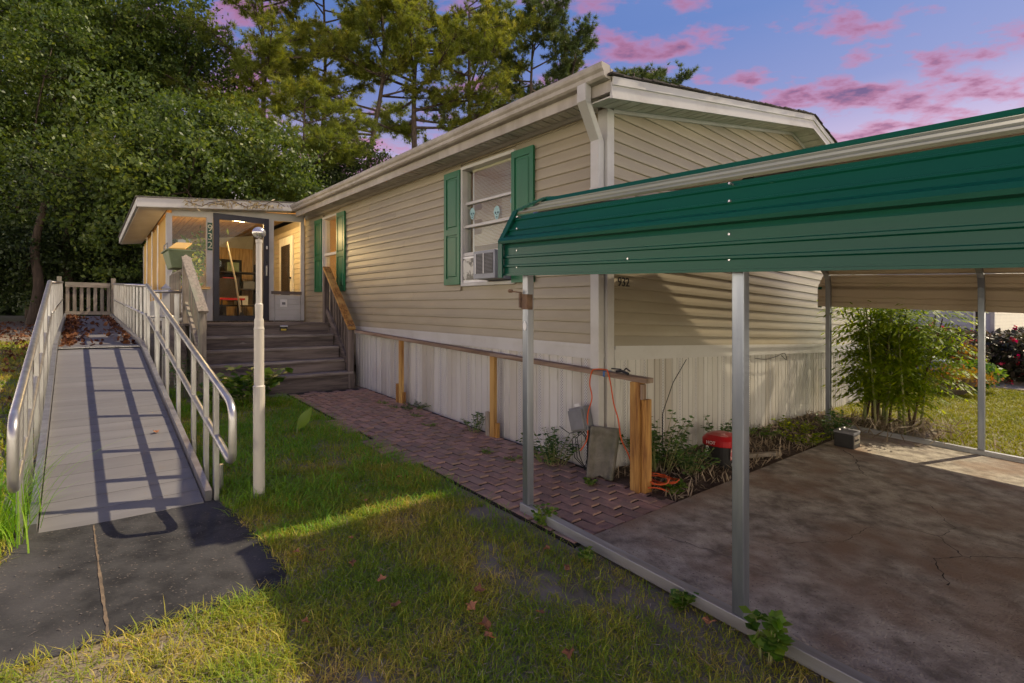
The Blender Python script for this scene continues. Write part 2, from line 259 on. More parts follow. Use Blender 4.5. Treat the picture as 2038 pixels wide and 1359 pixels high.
leafmat('grass_green', [(0.0, (0.087, 0.233, 0.014)), (0.6, (0.186, 0.380, 0.027)), (1.0, (0.369, 0.486, 0.058))], 0.35, 0.45, 0.3, (1.2, 0.4))
leafmat('grass_sunny', [(0.0, (0.16, 0.20, 0.005)), (0.6, (0.27, 0.275, 0.007)), (1.0, (0.38, 0.32, 0.03))], 0.35, 0.5, 0.25, (0.8, 0.5))
leafmat('litter', [(0.0, (0.05, 0.02, 0.01)), (0.6, (0.14, 0.055, 0.022)), (1.0, (0.26, 0.12, 0.05))], 0.15, 0.7, 0.2)
leafmat('dry_vine', [(0.0, (0.26, 0.20, 0.10)), (1.0, (0.52, 0.44, 0.27))], 0.2, 0.7, 0.2)
leafmat('straw', [(0.0, (0.172, 0.132, 0.086)), (0.6, (0.345, 0.276, 0.184)), (1.0, (0.517, 0.437, 0.322))], 0.15, 0.7, 0.2)

# ------------------------------------------------------------------ mesh building
OFF = {}
def _link(o, parent, off):
    COL.objects.link(o)
    if parent is None:
        o.location = off; OFF[o] = Vector(off)
    else:
        o.parent = parent; OFF[o] = OFF[parent]
    return o
def thing(name, label, cat, loc, group=None):
    o = bpy.data.objects.new(name, None); o.empty_display_size = 0.1; _link(o, None, loc); return tag(o, label, cat, group)
def tag(o, label=None, cat=None, group=None, kind=None):
    if label: o['label'] = label
    if cat: o['category'] = cat
    if group: o['group'] = group
    if kind: o['kind'] = kind
    return o
class MB:
    def __init__(s): s.v = []; s.f = []; s.m = []
    def add(s, vs, fs, mi=0):
        n = len(s.v); s.v.extend(Vector(v) for v in vs)
        for f in fs: s.f.append([i + n for i in f]); s.m.append(mi)
        return s
    def hexa(s, p, mi=0):   # p: 4 bottom, 4 top corners
        return s.add(p, [(0, 3, 2, 1), (4, 5, 6, 7), (0, 1, 5, 4), (1, 2, 6, 5), (2, 3, 7, 6), (3, 0, 4, 7)], mi)
    def box(s, fr, a0, a1, b0, b1, z0, z1, mi=0):
        return s.hexa([fr(a0, b0, z0), fr(a1, b0, z0), fr(a1, b1, z0), fr(a0, b1, z0), fr(a0, b0, z1), fr(a1, b0, z1), fr(a1, b1, z1), fr(a0, b1, z1)], mi)
    def post(s, base, top, wa, wb, mi=0):     # plumb or leaning timber, cross-section along the house axes
        base = Vector(base); top = Vector(top); q = [(-wa / 2, -wb / 2), (wa / 2, -wb / 2), (wa / 2, wb / 2), (-wa / 2, wb / 2)]
        return s.hexa([base + A3 * i + B3 * j for i, j in q] + [top + A3 * i + B3 * j for i, j in q], mi)
    def bar(s, p0, p1, w, h, mi=0, up=UPV):   # timber between two points, h measured towards up
        p0 = Vector(p0); p1 = Vector(p1); d = (p1 - p0).normalized(); sd_ = d.cross(up).normalized(); u = sd_.cross(d).normalized()
        c = [(-w / 2, -h / 2), (w / 2, -h / 2), (w / 2, h / 2), (-w / 2, h / 2)]
        n = len(s.v); s.v += [p0 + sd_ * i + u * j for i, j in c] + [p1 + sd_ * i + u * j for i, j in c]
        for f in [(0, 1, 2, 3), (7, 6, 5, 4), (0, 4, 5, 1), (1, 5, 6, 2), (2, 6, 7, 3), (3, 7, 4, 0)]: s.f.append([i + n for i in f]); s.m.append(mi)
        return s
    def tube(s, pts, r, n=8, mi=0, cap=True):
        pts = [Vector(p) for p in pts]; k = len(pts); rs = r if isinstance(r, (list, tuple)) else [r] * k; st = len(s.v); prev = None
        for i, p in enumerate(pts):
            d = (pts[min(i + 1, k - 1)] - pts[max(i - 1, 0)]).normalized()
            if prev is None:
                ref = UPV if abs(d.z) < 0.9 else Vector((1, 0, 0)); u = d.cross(ref).normalized()
            else: u = (prev - d * prev.dot(d)).normalized()
            prev = u; w = d.cross(u)
            for j in range(n):
                t = 2 * math.pi * j / n; s.v.append(p + (u * math.cos(t) + w * math.sin(t)) * rs[i])
        for i in range(k - 1):
            for j in range(n):
                a = st + i * n + j; b = st + i * n + (j + 1) % n; s.f.append([a, b, b + n, a + n]); s.m.append(mi)
        if cap:
            s.f.append([st + j for j in range(n)][::-1]); s.m.append(mi); s.f.append([st + (k - 1) * n + j for j in range(n)]); s.m.append(mi)
        return s
    def prism(s, poly, ext, mi=0):            # closed polygon swept by a vector
        poly = [Vector(p) for p in poly]; n = len(poly); ext = Vector(ext)
        fs = [list(range(n))[::-1], [n + i for i in range(n)]] + [[i, (i + 1) % n, n + (i + 1) % n, n + i] for i in range(n)]
        return s.add(poly + [p + ext for p in poly], fs, mi)
    def loft(s, ring0, ring1, mi=0, closed=True, cap=True):
        n = len(ring0); fs = [[i, (i + 1) % n, n + (i + 1) % n, n + i] for i in range(n if closed else n - 1)]
        if cap and closed: fs += [list(range(n))[::-1], [n + i for i in range(n)]]
        return s.add(list(ring0) + list(ring1), fs, mi)
    def lathe(s, c, prof, n=24, mi=0):
        c = Vector(c); st = len(s.v)
        for r, z in prof:
            for j in range(n):
                t = 2 * math.pi * j / n; s.v.append(c + Vector((r * math.cos(t), r * math.sin(t), z)))
        for i in range(len(prof) - 1):
            for j in range(n):
                a = st + i * n + j; b = st + i * n + (j + 1) % n; s.f.append([a, b, b + n, a + n]); s.m.append(mi)
        s.f.append([st + j for j in range(n)][::-1]); s.m.append(mi); e = st + (len(prof) - 1) * n; s.f.append([e + j for j in range(n)]); s.m.append(mi)
        return s
    def build(s, name, mats, parent=None, smooth=False, bevel=0, base=None):
        if parent is not None: off = OFF[parent]
        elif base is not None: off = Vector(base)
        else:
            xs = [v.x for v in s.v]; ys = [v.y for v in s.v]; off = Vector(((min(xs) + max(xs)) / 2, (min(ys) + max(ys)) / 2, min(v.z for v in s.v)))
        me = bpy.data.meshes.new(name); me.from_pydata([tuple(v - off) for v in s.v], [], s.f)
        if isinstance(mats, str): mats = [mats]
        for q in mats: me.materials.append(MATS[q])
        if len(mats) > 1: me.polygons.foreach_set('material_index', s.m)
        if smooth: me.polygons.foreach_set('use_smooth', [True] * len(me.polygons))
        me.update(); o = bpy.data.objects.new(name, me); _link(o, parent, off)
        if bevel:
            md = o.modifiers.new('bevel', 'BEVEL'); md.width = bevel; md.segments = 2; md.limit_method = 'ANGLE'
        return o
def place(me, name, loc, parent, rotz=0.0, tilt=(0, 0)):
    o = bpy.data.objects.new(name, me); COL.objects.link(o); o.parent = parent; OFF[o] = OFF[parent]
    o.location = Vector(loc) - OFF[parent]; o.rotation_euler = (tilt[0], tilt[1], rotz); return o
def npmesh(name, V, Fc, matname, parent=None, off=(0, 0, 0), rnd=None, fl=None):
    """V (n,3) world, Fc (m,k) index array, rnd per face"""
    off = OFF[parent] if parent is not None else Vector(off)
    V = V - np.array(off)[None, :]; me = bpy.data.meshes.new(name); k = Fc.shape[1]; m = Fc.shape[0]
    me.vertices.add(len(V)); me.vertices.foreach_set('co', V.astype(np.float32).ravel())
    me.loops.add(m * k); me.loops.foreach_set('vertex_index', Fc.astype(np.int32).ravel())
    me.polygons.add(m); me.polygons.foreach_set('loop_start', np.arange(0, m * k, k, dtype=np.int32))
    me.update(calc_edges=True); me.materials.append(MATS[matname])
    if rnd is not None:
        at = me.attributes.new('rnd', 'FLOAT', 'FACE'); at.data.foreach_set('value', np.asarray(rnd, dtype=np.float32))
    o = bpy.data.objects.new(name, me); _link(o, parent, off); return o
def text(name, body, size, org, xd, ud, matname, parent, depth=0.004, align='LEFT'):
    cu = bpy.data.curves.new(name, 'FONT'); cu.body = body; cu.size = size; cu.extrude = depth; cu.align_x = align
    tmp = bpy.data.objects.new(name, cu); COL.objects.link(tmp); bpy.context.view_layer.update()
    me = bpy.data.meshes.new_from_object(tmp.evaluated_get(bpy.context.evaluated_depsgraph_get())); bpy.data.objects.remove(tmp); bpy.data.curves.remove(cu)
    xd = Vector(xd).normalized(); ud = Vector(ud).normalized(); nd = xd.cross(ud)
    M = Matrix(((xd.x, ud.x, nd.x, org[0]), (xd.y, ud.y, nd.y, org[1]), (xd.z, ud.z, nd.z, org[2]), (0, 0, 0, 1)))
    me.transform(Matrix.Translation(-OFF[parent]) @ M); me.materials.clear(); me.materials.append(MATS[matname]); me.name = name
    o = bpy.data.objects.new(name, me); _link(o, parent, None); return o

# ================================================================== SETTING
def ground_sheet(name, a0, a1, b0, b1, na, nb, dz, matname, bumpy=0.0, label=None):
    V = []; 
    for i in range(na + 1):
        for j in range(nb + 1):
            a = a0 + (a1 - a0) * i / na; b = b0 + (b1 - b0) * j / nb; V.append(tuple(GF(a, b, dz + (random.uniform(-bumpy, bumpy) if bumpy else 0))))
    V = np.array(V); I = np.arange((na + 1) * (nb + 1)).reshape(na + 1, nb + 1)
    Fq = np.stack([I[:-1, :-1].ravel(), I[:-1, 1:].ravel(), I[1:, 1:].ravel(), I[1:, :-1].ravel()], 1)
    o = npmesh(name, V, Fq, matname); tag(o, label, None, None, 'structure')
    o.data.polygons.foreach_set('use_smooth', [True] * len(o.data.polygons)); return o
ground_sheet('ground', -200, 200, -200, 200, 100, 100, -0.07, 'far_soil', 0, 'ground running back to the woods and the houses')
ground_sheet('lawn_ground', -9, 23, -16, 15, 240, 230, -0.022, 'lawn_soil', 0.007, 'bare earth and thatch under the lawn')
# driveway slab under the carport
mb = MB(); mb.box(GF, -8.0, -0.75, -1.14, 4.12, -0.10, 0.012)
slab = mb.build('driveway_slab', 'concrete'); tag(slab, 'stained cracked concrete slab under the carport', None, None, 'structure')
def crack(pts, w, name, parent, m='crack_dark', z=0.0155, wob=0.006, fr=GF):
    P = []; 
    for (p, q) in zip(pts[:-1], pts[1:]):
        k = max(2, int(math.hypot(q[0] - p[0], q[1] - p[1]) / 0.035))
        for i in range(k): P.append((p[0] + (q[0] - p[0]) * i / k + random.uniform(-wob, wob) * 2, p[1] + (q[1] - p[1]) * i / k + random.uniform(-wob, wob) * 2))
    P.append(pts[-1]); m_ = MB(); L_, R_ = [], []
    for i, p in enumerate(P):
        ww = w * random.uniform(0.25, 1.0) * (1 - 0.5 * i / len(P)); n_ = P[min(i + 1, len(P) - 1)]; o_ = P[max(i - 1, 0)]; d = Vector((n_[0] - o_[0], n_[1] - o_[1])).normalized()
        L_.append(fr(p[0] - d.y * ww, p[1] + d.x * ww, z)); R_.append(fr(p[0] + d.y * ww, p[1] - d.x * ww, z))
    n = len(L_); m_.add(L_ + R_, [[i, i + 1, n + i + 1, n + i] for i in range(n - 1)]); return m_.build(name, m, parent)
crack([(-0.98, 2.80), (-1.18, 2.52), (-1.30, 2.18), (-1.42, 1.95)], 0.007, 'crack', slab)
crack([(-2.30, 0.10), (-2.18, 0.42), (-2.28, 0.62), (-2.12, 0.86), (-2.16, 1.14), (-1.95, 1.55)], 0.0055, 'crack', slab)
crack([(-2.12, 0.86), (-1.9, 0.83), (-1.75, 0.92)], 0.003, 'crack', slab)
crack([(-2.28, 0.62), (-2.55, 0.95), (-2.7, 1.35)], 0.004, 'crack', slab)
crack([(-1.5, -0.2), (-1.75, 0.2), (-1.8, 0.7)], 0.003, 'crack', slab)
crack([(-1.02, -0.70), (-1.35, -0.62), (-1.6, -0.58)], 0.006, 'scuff_mark', slab, 'scuff_pale')
st_ = MB(); st_.box(GF, -17.5, -9.2, -60, 60, -0.2, -0.03); tag(st_.build('bounce_street', 'concrete'), 'pale concrete road added out of view to bounce sunlight', None, None, 'structure')  # unseen pale surface added behind the camera, bounces sunlight onto the shaded fronts
# left concrete pad at the foot of the ramp
PAD = [(-0.14, -6.5), (-0.16, -3.77), (-0.18, -3.2), (-0.21, -2.9), (-0.17, -2.74), (0.05, -2.69), (0.34, -2.70), (0.7, -2.72), (1.26, -2.80), (1.30, -3.9), (0.85, -4.3), (0.6, -6.5)]
_p = []
for (p, q) in zip(PAD, PAD[1:] + PAD[:1]):
    k = max(1, int(math.hypot(q[0] - p[0], q[1] - p[1]) / 0.07))
    for u in range(k): _p.append((p[0] + (q[0] - p[0]) * u / k + random.gauss(0, 0.011), p[1] + (q[1] - p[1]) * u / k + random.gauss(0, 0.011)))
PAD = _p
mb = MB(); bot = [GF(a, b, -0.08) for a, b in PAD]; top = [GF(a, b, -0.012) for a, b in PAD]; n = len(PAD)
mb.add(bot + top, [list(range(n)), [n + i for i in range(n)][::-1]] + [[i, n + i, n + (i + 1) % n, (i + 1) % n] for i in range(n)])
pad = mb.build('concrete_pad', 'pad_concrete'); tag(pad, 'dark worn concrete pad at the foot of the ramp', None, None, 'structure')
crack([(-0.17, -3.45), (0.4, -3.46), (1.15, -3.47)], 0.010, 'joint', pad, 'pad_joint', -0.0085, 0.001)
for k in range(170):
    a = random.uniform(-0.1, 1.0); b = random.uniform(-3.9, -2.9); L_ = random.uniform(0.003, 0.010) * (3 if k % 17 == 0 else 1); t = random.uniform(-1.5, 1.5)
    mb = MB(); c, s_ = math.cos(t), math.sin(t); w = random.uniform(0.0012, 0.004)
    if k == 0: scf = MB()
    scf.add([GF(a - c * L_, b - s_ * L_, -0.0075), GF(a + s_ * w, b - c * w, -0.0075), GF(a + c * L_, b + s_ * L_, -0.0075), GF(a - s_ * w, b + c * w, -0.0075)], [(0, 1, 2, 3)])
tag(scf.build('scuff_marks', 'scuff_pale', pad), None, None, None, 'stuff')
# planting bed of dark soil along the end wall
V = []; na, nb = 14, 90
for i in range(na + 1):
    for j in range(nb + 1):
        a = -0.74 + 0.72 * i / na; b = -0.15 + 5.2 * j / nb; V.append(tuple(GF(a, b, -0.012 + 0.035 * i / na + random.uniform(-0.012, 0.018))))
I = np.arange((na + 1) * (nb + 1)).reshape(na + 1, nb + 1)
bed = npmesh('soil_bed', np.array(V), np.stack([I[:-1, :-1].ravel(), I[:-1, 1:].ravel(), I[1:, 1:].ravel(), I[1:, :-1].ravel()], 1), 'soil')
tag(bed, 'dark soil bed between the slab and the end wall', None, None, 'structure')
# brick path
pth = MB(); pth.box(GF, -0.748, 4.86, -1.232, -0.04, -0.06, -0.005)
path = pth.build('brick_path', 'joint_soil'); tag(path, 'weathered red brick path beside the skirting', None, None, 'structure')
bm_ = MB(); l, w, h = 0.0958, 0.0456, 0.03
ring = lambda x, y, z: [Vector((-x, -y, z)), Vector((x, -y, z)), Vector((x, y, z)), Vector((-x, y, z))]
r0, r1, r2 = ring(l, w, -h), ring(l, w, -0.003), ring(l - 0.003, w - 0.003, 0.0)
bm_.add(r0 + r1 + r2, [(0, 1, 5, 4), (1, 2, 6, 5), (2, 3, 7, 6), (3, 0, 4, 7), (4, 5, 9, 8), (5, 6, 10, 9), (6, 7, 11, 10), (7, 4, 8, 11), (8, 9, 10, 11)])
bme = bpy.data.meshes.new('brick'); bme.from_pydata([tuple(v) for v in bm_.v], [], bm_.f); bme.materials.append(MATS['brick']); bme.update()
ANG_A = math.atan2(AX.y, AX.x); cells = []
for r in range(11):
    b = -0.10 - r * 0.1045 - 0.03; off = (r % 2) * 0.1025 + random.uniform(-0.01, 0.01)
    a = -0.64 + off
    if r % 2: cells.append((-0.69, b, 0, 0.5))
    while a < 4.80: cells.append((a, b, 0, 1.0)); a += 0.2055
for k in range(9): cells.append((1.15 + k * 0.104, -1.285, 1, 1.0))
for k in range(6): cells.append((2.45 + k * 0.104, -1.25 - 0.02, 1, 1.0))
cells.sort(key=lambda c: (Vector(xy(c[0], c[1]))).length)
rest = MB()
for k, (a, b, tr, sc_) in enumerate(cells):
    dz = random.gauss(0, 0.0016) + 0.004; p = GF(a, b, dz); rz = ANG_A + (math.pi / 2 if tr else 0) + random.gauss(0, 0.012); ti = (random.gauss(0, 0.012), random.gauss(0, 0.008))
    if k < 300:
        o = place(bme, 'brick', p, path, rz, ti)
        if sc_ < 1: o.scale = (0.48, 1, 1)
    else:
        M = Matrix.Translation(p) @ Matrix.Rotation(rz, 4, 'Z'); rest.add([M @ v for v in bm_.v], bm_.f)
if rest.v: tag(rest.build('bricks_beyond', 'brick', path), None, None, None, 'stuff')

# ================================================================== HOUSE
house = thing('manufactured_home', 'long cream sided manufactured home with green shutters and white skirting', 'house', HF(3.5, 4, -1.4))
ZT = 1.82            # siding top under the eave
ZB = -0.272          # siding bottom
W1 = (6.02, 6.71, 0.37, 1.70)      # far window a0,a1,z0,z1
W2 = (1.245, 2.20, 0.36, 1.72)     # near window
WID, PK = 7.9, 3.95  # width and ridge position
LEN = 16.0
def backing(fr, cuts, u0, u1, z0, z1, dth, along):
    m_ = MB(); us = sorted({u0, u1} | {c[0] for c in cuts} | {c[1] for c in cuts})
    for p, q in zip(us[:-1], us[1:]):
        zz = [(z0, z1)]
        for c in cuts:
            if c[0] <= p + 1e-6 and c[1] >= q - 1e-6: zz = [(z0, c[2]), (c[3], z1)]
        for lo_, hi_ in zz:
            if along == 'a': m_.box(fr, p, q, dth[0], dth[1], lo_, hi_)
            else: m_.box(fr, dth[0], dth[1], p, q, lo_, hi_)
    return m_
wl = backing(HF, [W1, W2], 0.004, LEN, -0.9, ZT + 0.05, (0.012, 0.11), 'a').build('wall', 'vinyl_cream', house)
CH = 0.1086
def lap(fr, u0, u1, z0, z1, along, u0t=None, u1t=None, lapd=0.016):
    """one course of lapped vinyl: bottom edge proud, curling back at the foot"""
    u0t = u0 if u0t is None else u0t; u1t = u1 if u1t is None else u1t
    prof = [(0.010, z0), (-lapd + 0.004, z0), (-lapd, z0 + 0.006), (-lapd * 0.93, z0 + (z1 - z0) * 0.35), (-0.003, z1), (0.010, z1)]
    R0, R1 = [], []
    for d, z in prof:
        t = (z - z0) / max(z1 - z0, 1e-6); p0 = u0 + (u0t - u0) * t; p1 = u1 + (u1t - u1) * t
        if along == 'a': R0.append(fr(p0, d, z)); R1.append(fr(p1, d, z))
        else: R0.append(fr(d, p0, z)); R1.append(fr(d, p1, z))
    return R0, R1
k = 0; z = ZB
while z < ZT - 0.02:
    z1 = min(z + CH, ZT); segs = [(0.05, 7.70)]
    for (c0, c1, cz0, cz1) in (W1, W2):
        if z1 > cz0 - 0.03 and z < cz1 + 0.03:
            ns = []
            for s0, s1 in segs:
                if c0 - 0.03 > s0 and c1 + 0.03 < s1: ns += [(s0, c0 - 0.03), (c1 + 0.03, s1)]
                else: ns.append((s0, s1))
            segs = ns
    for s0, s1 in segs:
        cut_ = s0 + (s1 - s0) * random.uniform(0.2, 0.8); pcs = [(s0, cut_ + 0.03, 0.016), (cut_, s1, 0.0185)] if s1 - s0 > 2.5 else [(s0, s1, 0.016)]
        for q0, q1, ld in pcs:
            m_ = MB(); r0, r1 = lap(HF, q0, q1, z, z1, 'a', None, None, ld); m_.loft(r0, r1); m_.build('siding_board', 'vinyl_cream', wl)
    z += CH
# end wall with gable
SL = 0.212
def rake(b): return ZT + 0.02 + SL * (PK - abs(b - PK))
m_ = MB(); poly = [HF(0.012, 0.004, -0.9), HF(0.012, WID, -0.9), HF(0.012, WID, ZT), HF(0.012, PK, rake(PK)), HF(0.012, 0.004, ZT)]
m_.prism(poly, A3 * 0.1); we = m_.build('wall', 'vinyl_cream', house)
z = ZB - 0.005
while z < rake(PK) - 0.03:
    z1 = z + CH; b0, b1 = 0.05, WID - 0.03; t0, t1 = b0, b1
    if z1 > rake(b0):
        need = lambda zz: max(0.05, (zz - ZT - 0.02) / SL)
        b0 = need(z); t0 = need(z1); b1 = min(b1, 2 * PK - b0); t1 = min(t1, 2 * PK - t0)
        if t0 > PK: t0 = t1 = PK
    m_ = MB(); r0, r1 = lap(HF, b0, b1, z, z1, 'b', t0, t1); m_.loft(r0, r1); m_.build('siding_board', 'vinyl_cream', we); z += CH
# the sides nobody faces
MB().box(HF, 0.004, LEN, WID - 0.1, WID, -0.9, ZT).build('wall', 'vinyl_cream', house)
MB().box(HF, LEN - 0.1, LEN, 0.01, WID - 0.1, -0.9, ZT + 0.3).build('wall', 'vinyl_cream', house)
MB().box(HF, 0.11, LEN - 0.1, 0.11, WID - 0.1, -0.40, -0.34).build('floor', 'room_wall', house)
# corner trim, skirt trim
cor = MB(); cor.box(HF, -0.030, 0.0, -0.030, 0.062, -0.46, ZT); cor.box(HF, 0.0, 0.075, -0.030, 0.0, -0.40, ZT)
cor.build('corner_trim', 'vinyl_white', house)
m_ = MB(); m_.box(HF, 0.078, 5.25, -0.034, 0.008, -0.385, ZB + 0.012); m_.box(HF, 0.078, 5.25, -0.044, -0.034, ZB - 0.014, ZB + 0.020)
m_.build('skirt_trim', 'vinyl_white', house)
m_ = MB(); m_.box(HF, -0.034, 0.008, 0.064, WID, -0.385, ZB + 0.008); m_.box(HF, -0.046, -0.034, 0.064, WID, ZB - 0.018, ZB + 0.016); m_.build('skirt_trim', 'vinyl_white', house)
# frieze trim below the soffits
MB().box(HF, 0.078, 7.70, -0.030, 0.004, ZT - 0.006, ZT + 0.062).build('frieze_trim', 'vinyl_white', house)
for s0, s1 in ((0.064, PK), (PK, WID)):
    MB().hexa([HF(-0.028, s0, rake(s0) - 0.055), HF(0.006, s0, rake(s0) - 0.055), HF(0.006, s1, rake(s1) - 0.055), HF(-0.028, s1, rake(s1) - 0.055), HF(-0.028, s0, rake(s0) + 0.015), HF(0.006, s0, rake(s0) + 0.015), HF(0.006, s1, rake(s1) + 0.015), HF(-0.028, s1, rake(s1) + 0.015)]).build('frieze_trim', 'vinyl_white', house)
# vertical skirting panels with vent strips
def skirt_panel(along, u0, u1, vent):
    m_ = MB(); W = u1 - u0; P = [(0, 0.0), (0.006, 0.012), (0.020, 0.012), (0.026, 0.0), (W * 0.30, 0.0), (W * 0.31, -0.006), (W * 0.36, -0.006), (W * 0.37, 0.0), (W * 0.64, 0.0), (W * 0.65, 0.008), (W * 0.68, 0.008), (W * 0.69, 0.0), (W, 0.0)]
    lo_, hi_ = [], []
    for d, o_ in P:
        a, b = (u0 + d, o_ - 0.012) if along == 'a' else (o_ - 0.012, u0 + d)
        g = GF(a, b, -0.03); t = HF(a, b, -0.384); lo_.append(g); hi_.append(t)
    n = len(P); m_.add(lo_ + hi_, [[i, i + 1, n + i + 1, n + i] for i in range(n - 1)])
    o = m_.build('skirting_panel', 'skirt_white', house)
    if vent:
        v0, v1 = u0 + W * 0.44, u0 + W * 0.56; v_ = MB()
        c = [(v0, -0.0145), (v1, -0.0145)]
        q = [(p, o_) if along == 'a' else (o_, p) for p, o_ in c]
        v_.add([GF(q[0][0], q[0][1], 0.0), GF(q[1][0], q[1][1], 0.0), HF(q[1][0], q[1][1], -0.386), HF(q[0][0], q[0][1], -0.386)], [(0, 1, 2, 3)])
        v_.build('vent_strip', 'vent_perforated', o)
MB().add([GF(-0.012, -0.012, -.03), GF(0.08, -0.012, -.03), HF(0.08, -0.012, -.384), HF(-0.012, -0.012, -.384), GF(-0.012, 0.08, -.03), HF(-0.012, 0.08, -.384)], [(0, 1, 2, 3), (4, 0, 3, 5)]).build('skirting_corner', 'skirt_white', house)
PW = 0.305
for k in range(17): skirt_panel('a', 0.08 + k * PW, 0.08 + (k + 1) * PW, k % 2 == 0 or k < 5)
for k in range(25): skirt_panel('b', 0.08 + k * PW, 0.08 + (k + 1) * PW, k % 2 == 0 or k in (1, 3))
# eave: soffit panels, fascia, gutter
OV = -0.285
k = 0; a = -0.26
while a < 7.40:
    a1 = min(a + 0.30, 7.45); m_ = MB(); nn = 6
    for j in range(nn):
        p0 = a + (a1 - a) * j / nn; p1 = a + (a1 - a) * (j + 0.82) / nn
        m_.box(HF, p0, p1, OV + 0.03, -0.032, 1.845 + (0.004 if j % 2 else 0), 1.862)
    m_.box(HF, a, a1 - 0.008, OV + 0.03, -0.032, 1.853, 1.868)
    m_.build('soffit_panel', 'soffit_white', house); a = a1
MB().box(HF, -0.268, 7.45, OV, OV + 0.03, 1.805, 1.99).build('fascia_board', 'gutter_white', house)
gp = [(0.0, 1.90), (-0.055, 1.90), (-0.075, 1.915), (-0.080, 1.945), (-0.098, 1.965), (-0.105, 1.985), (-0.105, 2.012), (-0.096, 2.012), (-0.096, 1.99), (-0.072, 1.945), (-0.066, 1.92), (-0.05, 1.908), (0.0, 1.908)]
m_ = MB(); m_.loft([HF(-0.262, OV - 0.003 + d, z) for d, z in gp], [HF(7.45, OV - 0.003 + d, z) for d, z in gp]); gut = m_.build('gutter', 'gutter_white', house)
MB().prism([HF(-0.266, OV - 0.003 + d, z) for d, z in gp[:7]] + [HF(-0.266, OV - 0.003, 2.012)], A3 * 0.004).build('end_cap', 'gutter_white', gut)
# rake boards and rake soffit
OVA = -0.262
def rz(b): return 1.995 - 0.02 + SL * (PK - abs(b - PK)) - SL * 0.0
def slab_ab(a0, a1, b0, b1, zl0, zh0, zl1, zh1): return [HF(a0, b0, zl0), HF(a1, b0, zl0), HF(a1, b1, zl1), HF(a0, b1, zl1), HF(a0, b0, zh0), HF(a1, b0, zh0), HF(a1, b1, zh1), HF(a0, b1, zh1)]
for b0, b1 in ((OV, PK), (PK, WID - OV)):
    z0, z1 = rz(b0), rz(b1)
    MB().hexa(slab_ab(OVA - 0.022, OVA, b0, b1, z0 - 0.165, z0 - 0.035, z1 - 0.165, z1 - 0.035)).build('rake_board', 'vinyl_white', house)
    MB().hexa(slab_ab(OVA - 0.034, OVA - 0.022, b0, b1, z0 - 0.062, z0 + 0.004, z1 - 0.062, z1 + 0.004)).build('drip_trim', 'vinyl_white', house)
    MB().hexa(slab_ab(OVA - 0.030, OVA - 0.022, b0, b1, z0 - 0.170, z0 - 0.148, z1 - 0.170, z1 - 0.148)).build('drip_trim', 'vinyl_white', house)
    nn = 26
    for j in range(nn):
        p0 = b0 + (b1 - b0) * j / nn; p1 = b0 + (b1 - b0) * (j + 0.9) / nn
        MB().hexa(slab_ab(OVA, -0.03, p0, p1, rz(p0) - 0.155, rz(p0) - 0.145, rz(p1) - 0.155, rz(p1) - 0.145)).build('soffit_panel', 'soffit_white', house)
    MB().hexa(slab_ab(OVA - 0.040, LEN + 0.2, b0 - (0.04 if b0 < PK else 0), b1 + (0.04 if b1 > PK else 0), z0 + 0.0045, z0 + 0.016, z1 + 0.0045, z1 + 0.016)).build('roof', 'shingle', house)
roof_o = [o for o in house.children if o.name.startswith('roof')]
for ro, (b0, b1, sg) in zip(roof_o, ((OV - 0.03, PK, 1), (PK, WID - OV + 0.03, -1))):
    L_ = b1 - b0; nn = int(L_ / 0.135)
    for j in range(nn):
        c = b0 + (j + 0.5) * L_ / nn; dz = random.uniform(0.0, 0.006); e = random.uniform(-0.012, 0.006); hw = 0.072
        p0, p1 = c - hw, c + hw; lift = 0.014
        zlo0, zlo1 = rz(p0) + 0.0165, rz(p1) + 0.0165
        l0, l1 = (lift, 0.004) if sg > 0 else (0.004, lift)
        MB().hexa(slab_ab(OVA - 0.046 + e, OVA + 0.24, p0, p1, zlo0, zlo0 + l0 + dz, zlo1, zlo1 + l1 + dz)).build('shingle', 'shingle', ro)
# downspout
def rect_path(pts, w, d, mname, nm, parent, ridge=False):
    m_ = MB(); rings = []
    for p in pts:
        p = Vector(p); rings.append([p + A3 * i + B3 * j for i, j in ((-w / 2, -d / 2), (w / 2, -d / 2), (w / 2, d / 2), (-w / 2, d / 2))])
    for r0, r1 in zip(rings[:-1], rings[1:]): m_.loft(r0, r1, cap=False)
    m_.add(rings[-1], [(0, 1, 2, 3)]); return m_.build(nm, mname, parent, bevel=0.006)
ds = rect_path([HF(-0.03, OV - 0.050, 1.91), HF(-0.03, OV - 0.050, 1.77), HF(0.045, -0.078, 1.53), HF(0.045, -0.078, -0.40), HF(0.045, -0.078, -1.25)], 0.095, 0.075, 'vinyl_white', 'downspout', house)
MB().box(HF, -0.006, 0.096, -0.119, -0.036, -0.352, -0.328).build('strap', 'vinyl_white', ds)
MB().box(HF, -0.006, 0.096, -0.119, -0.036, 1.10, 1.125).build('strap', 'vinyl_white', ds)
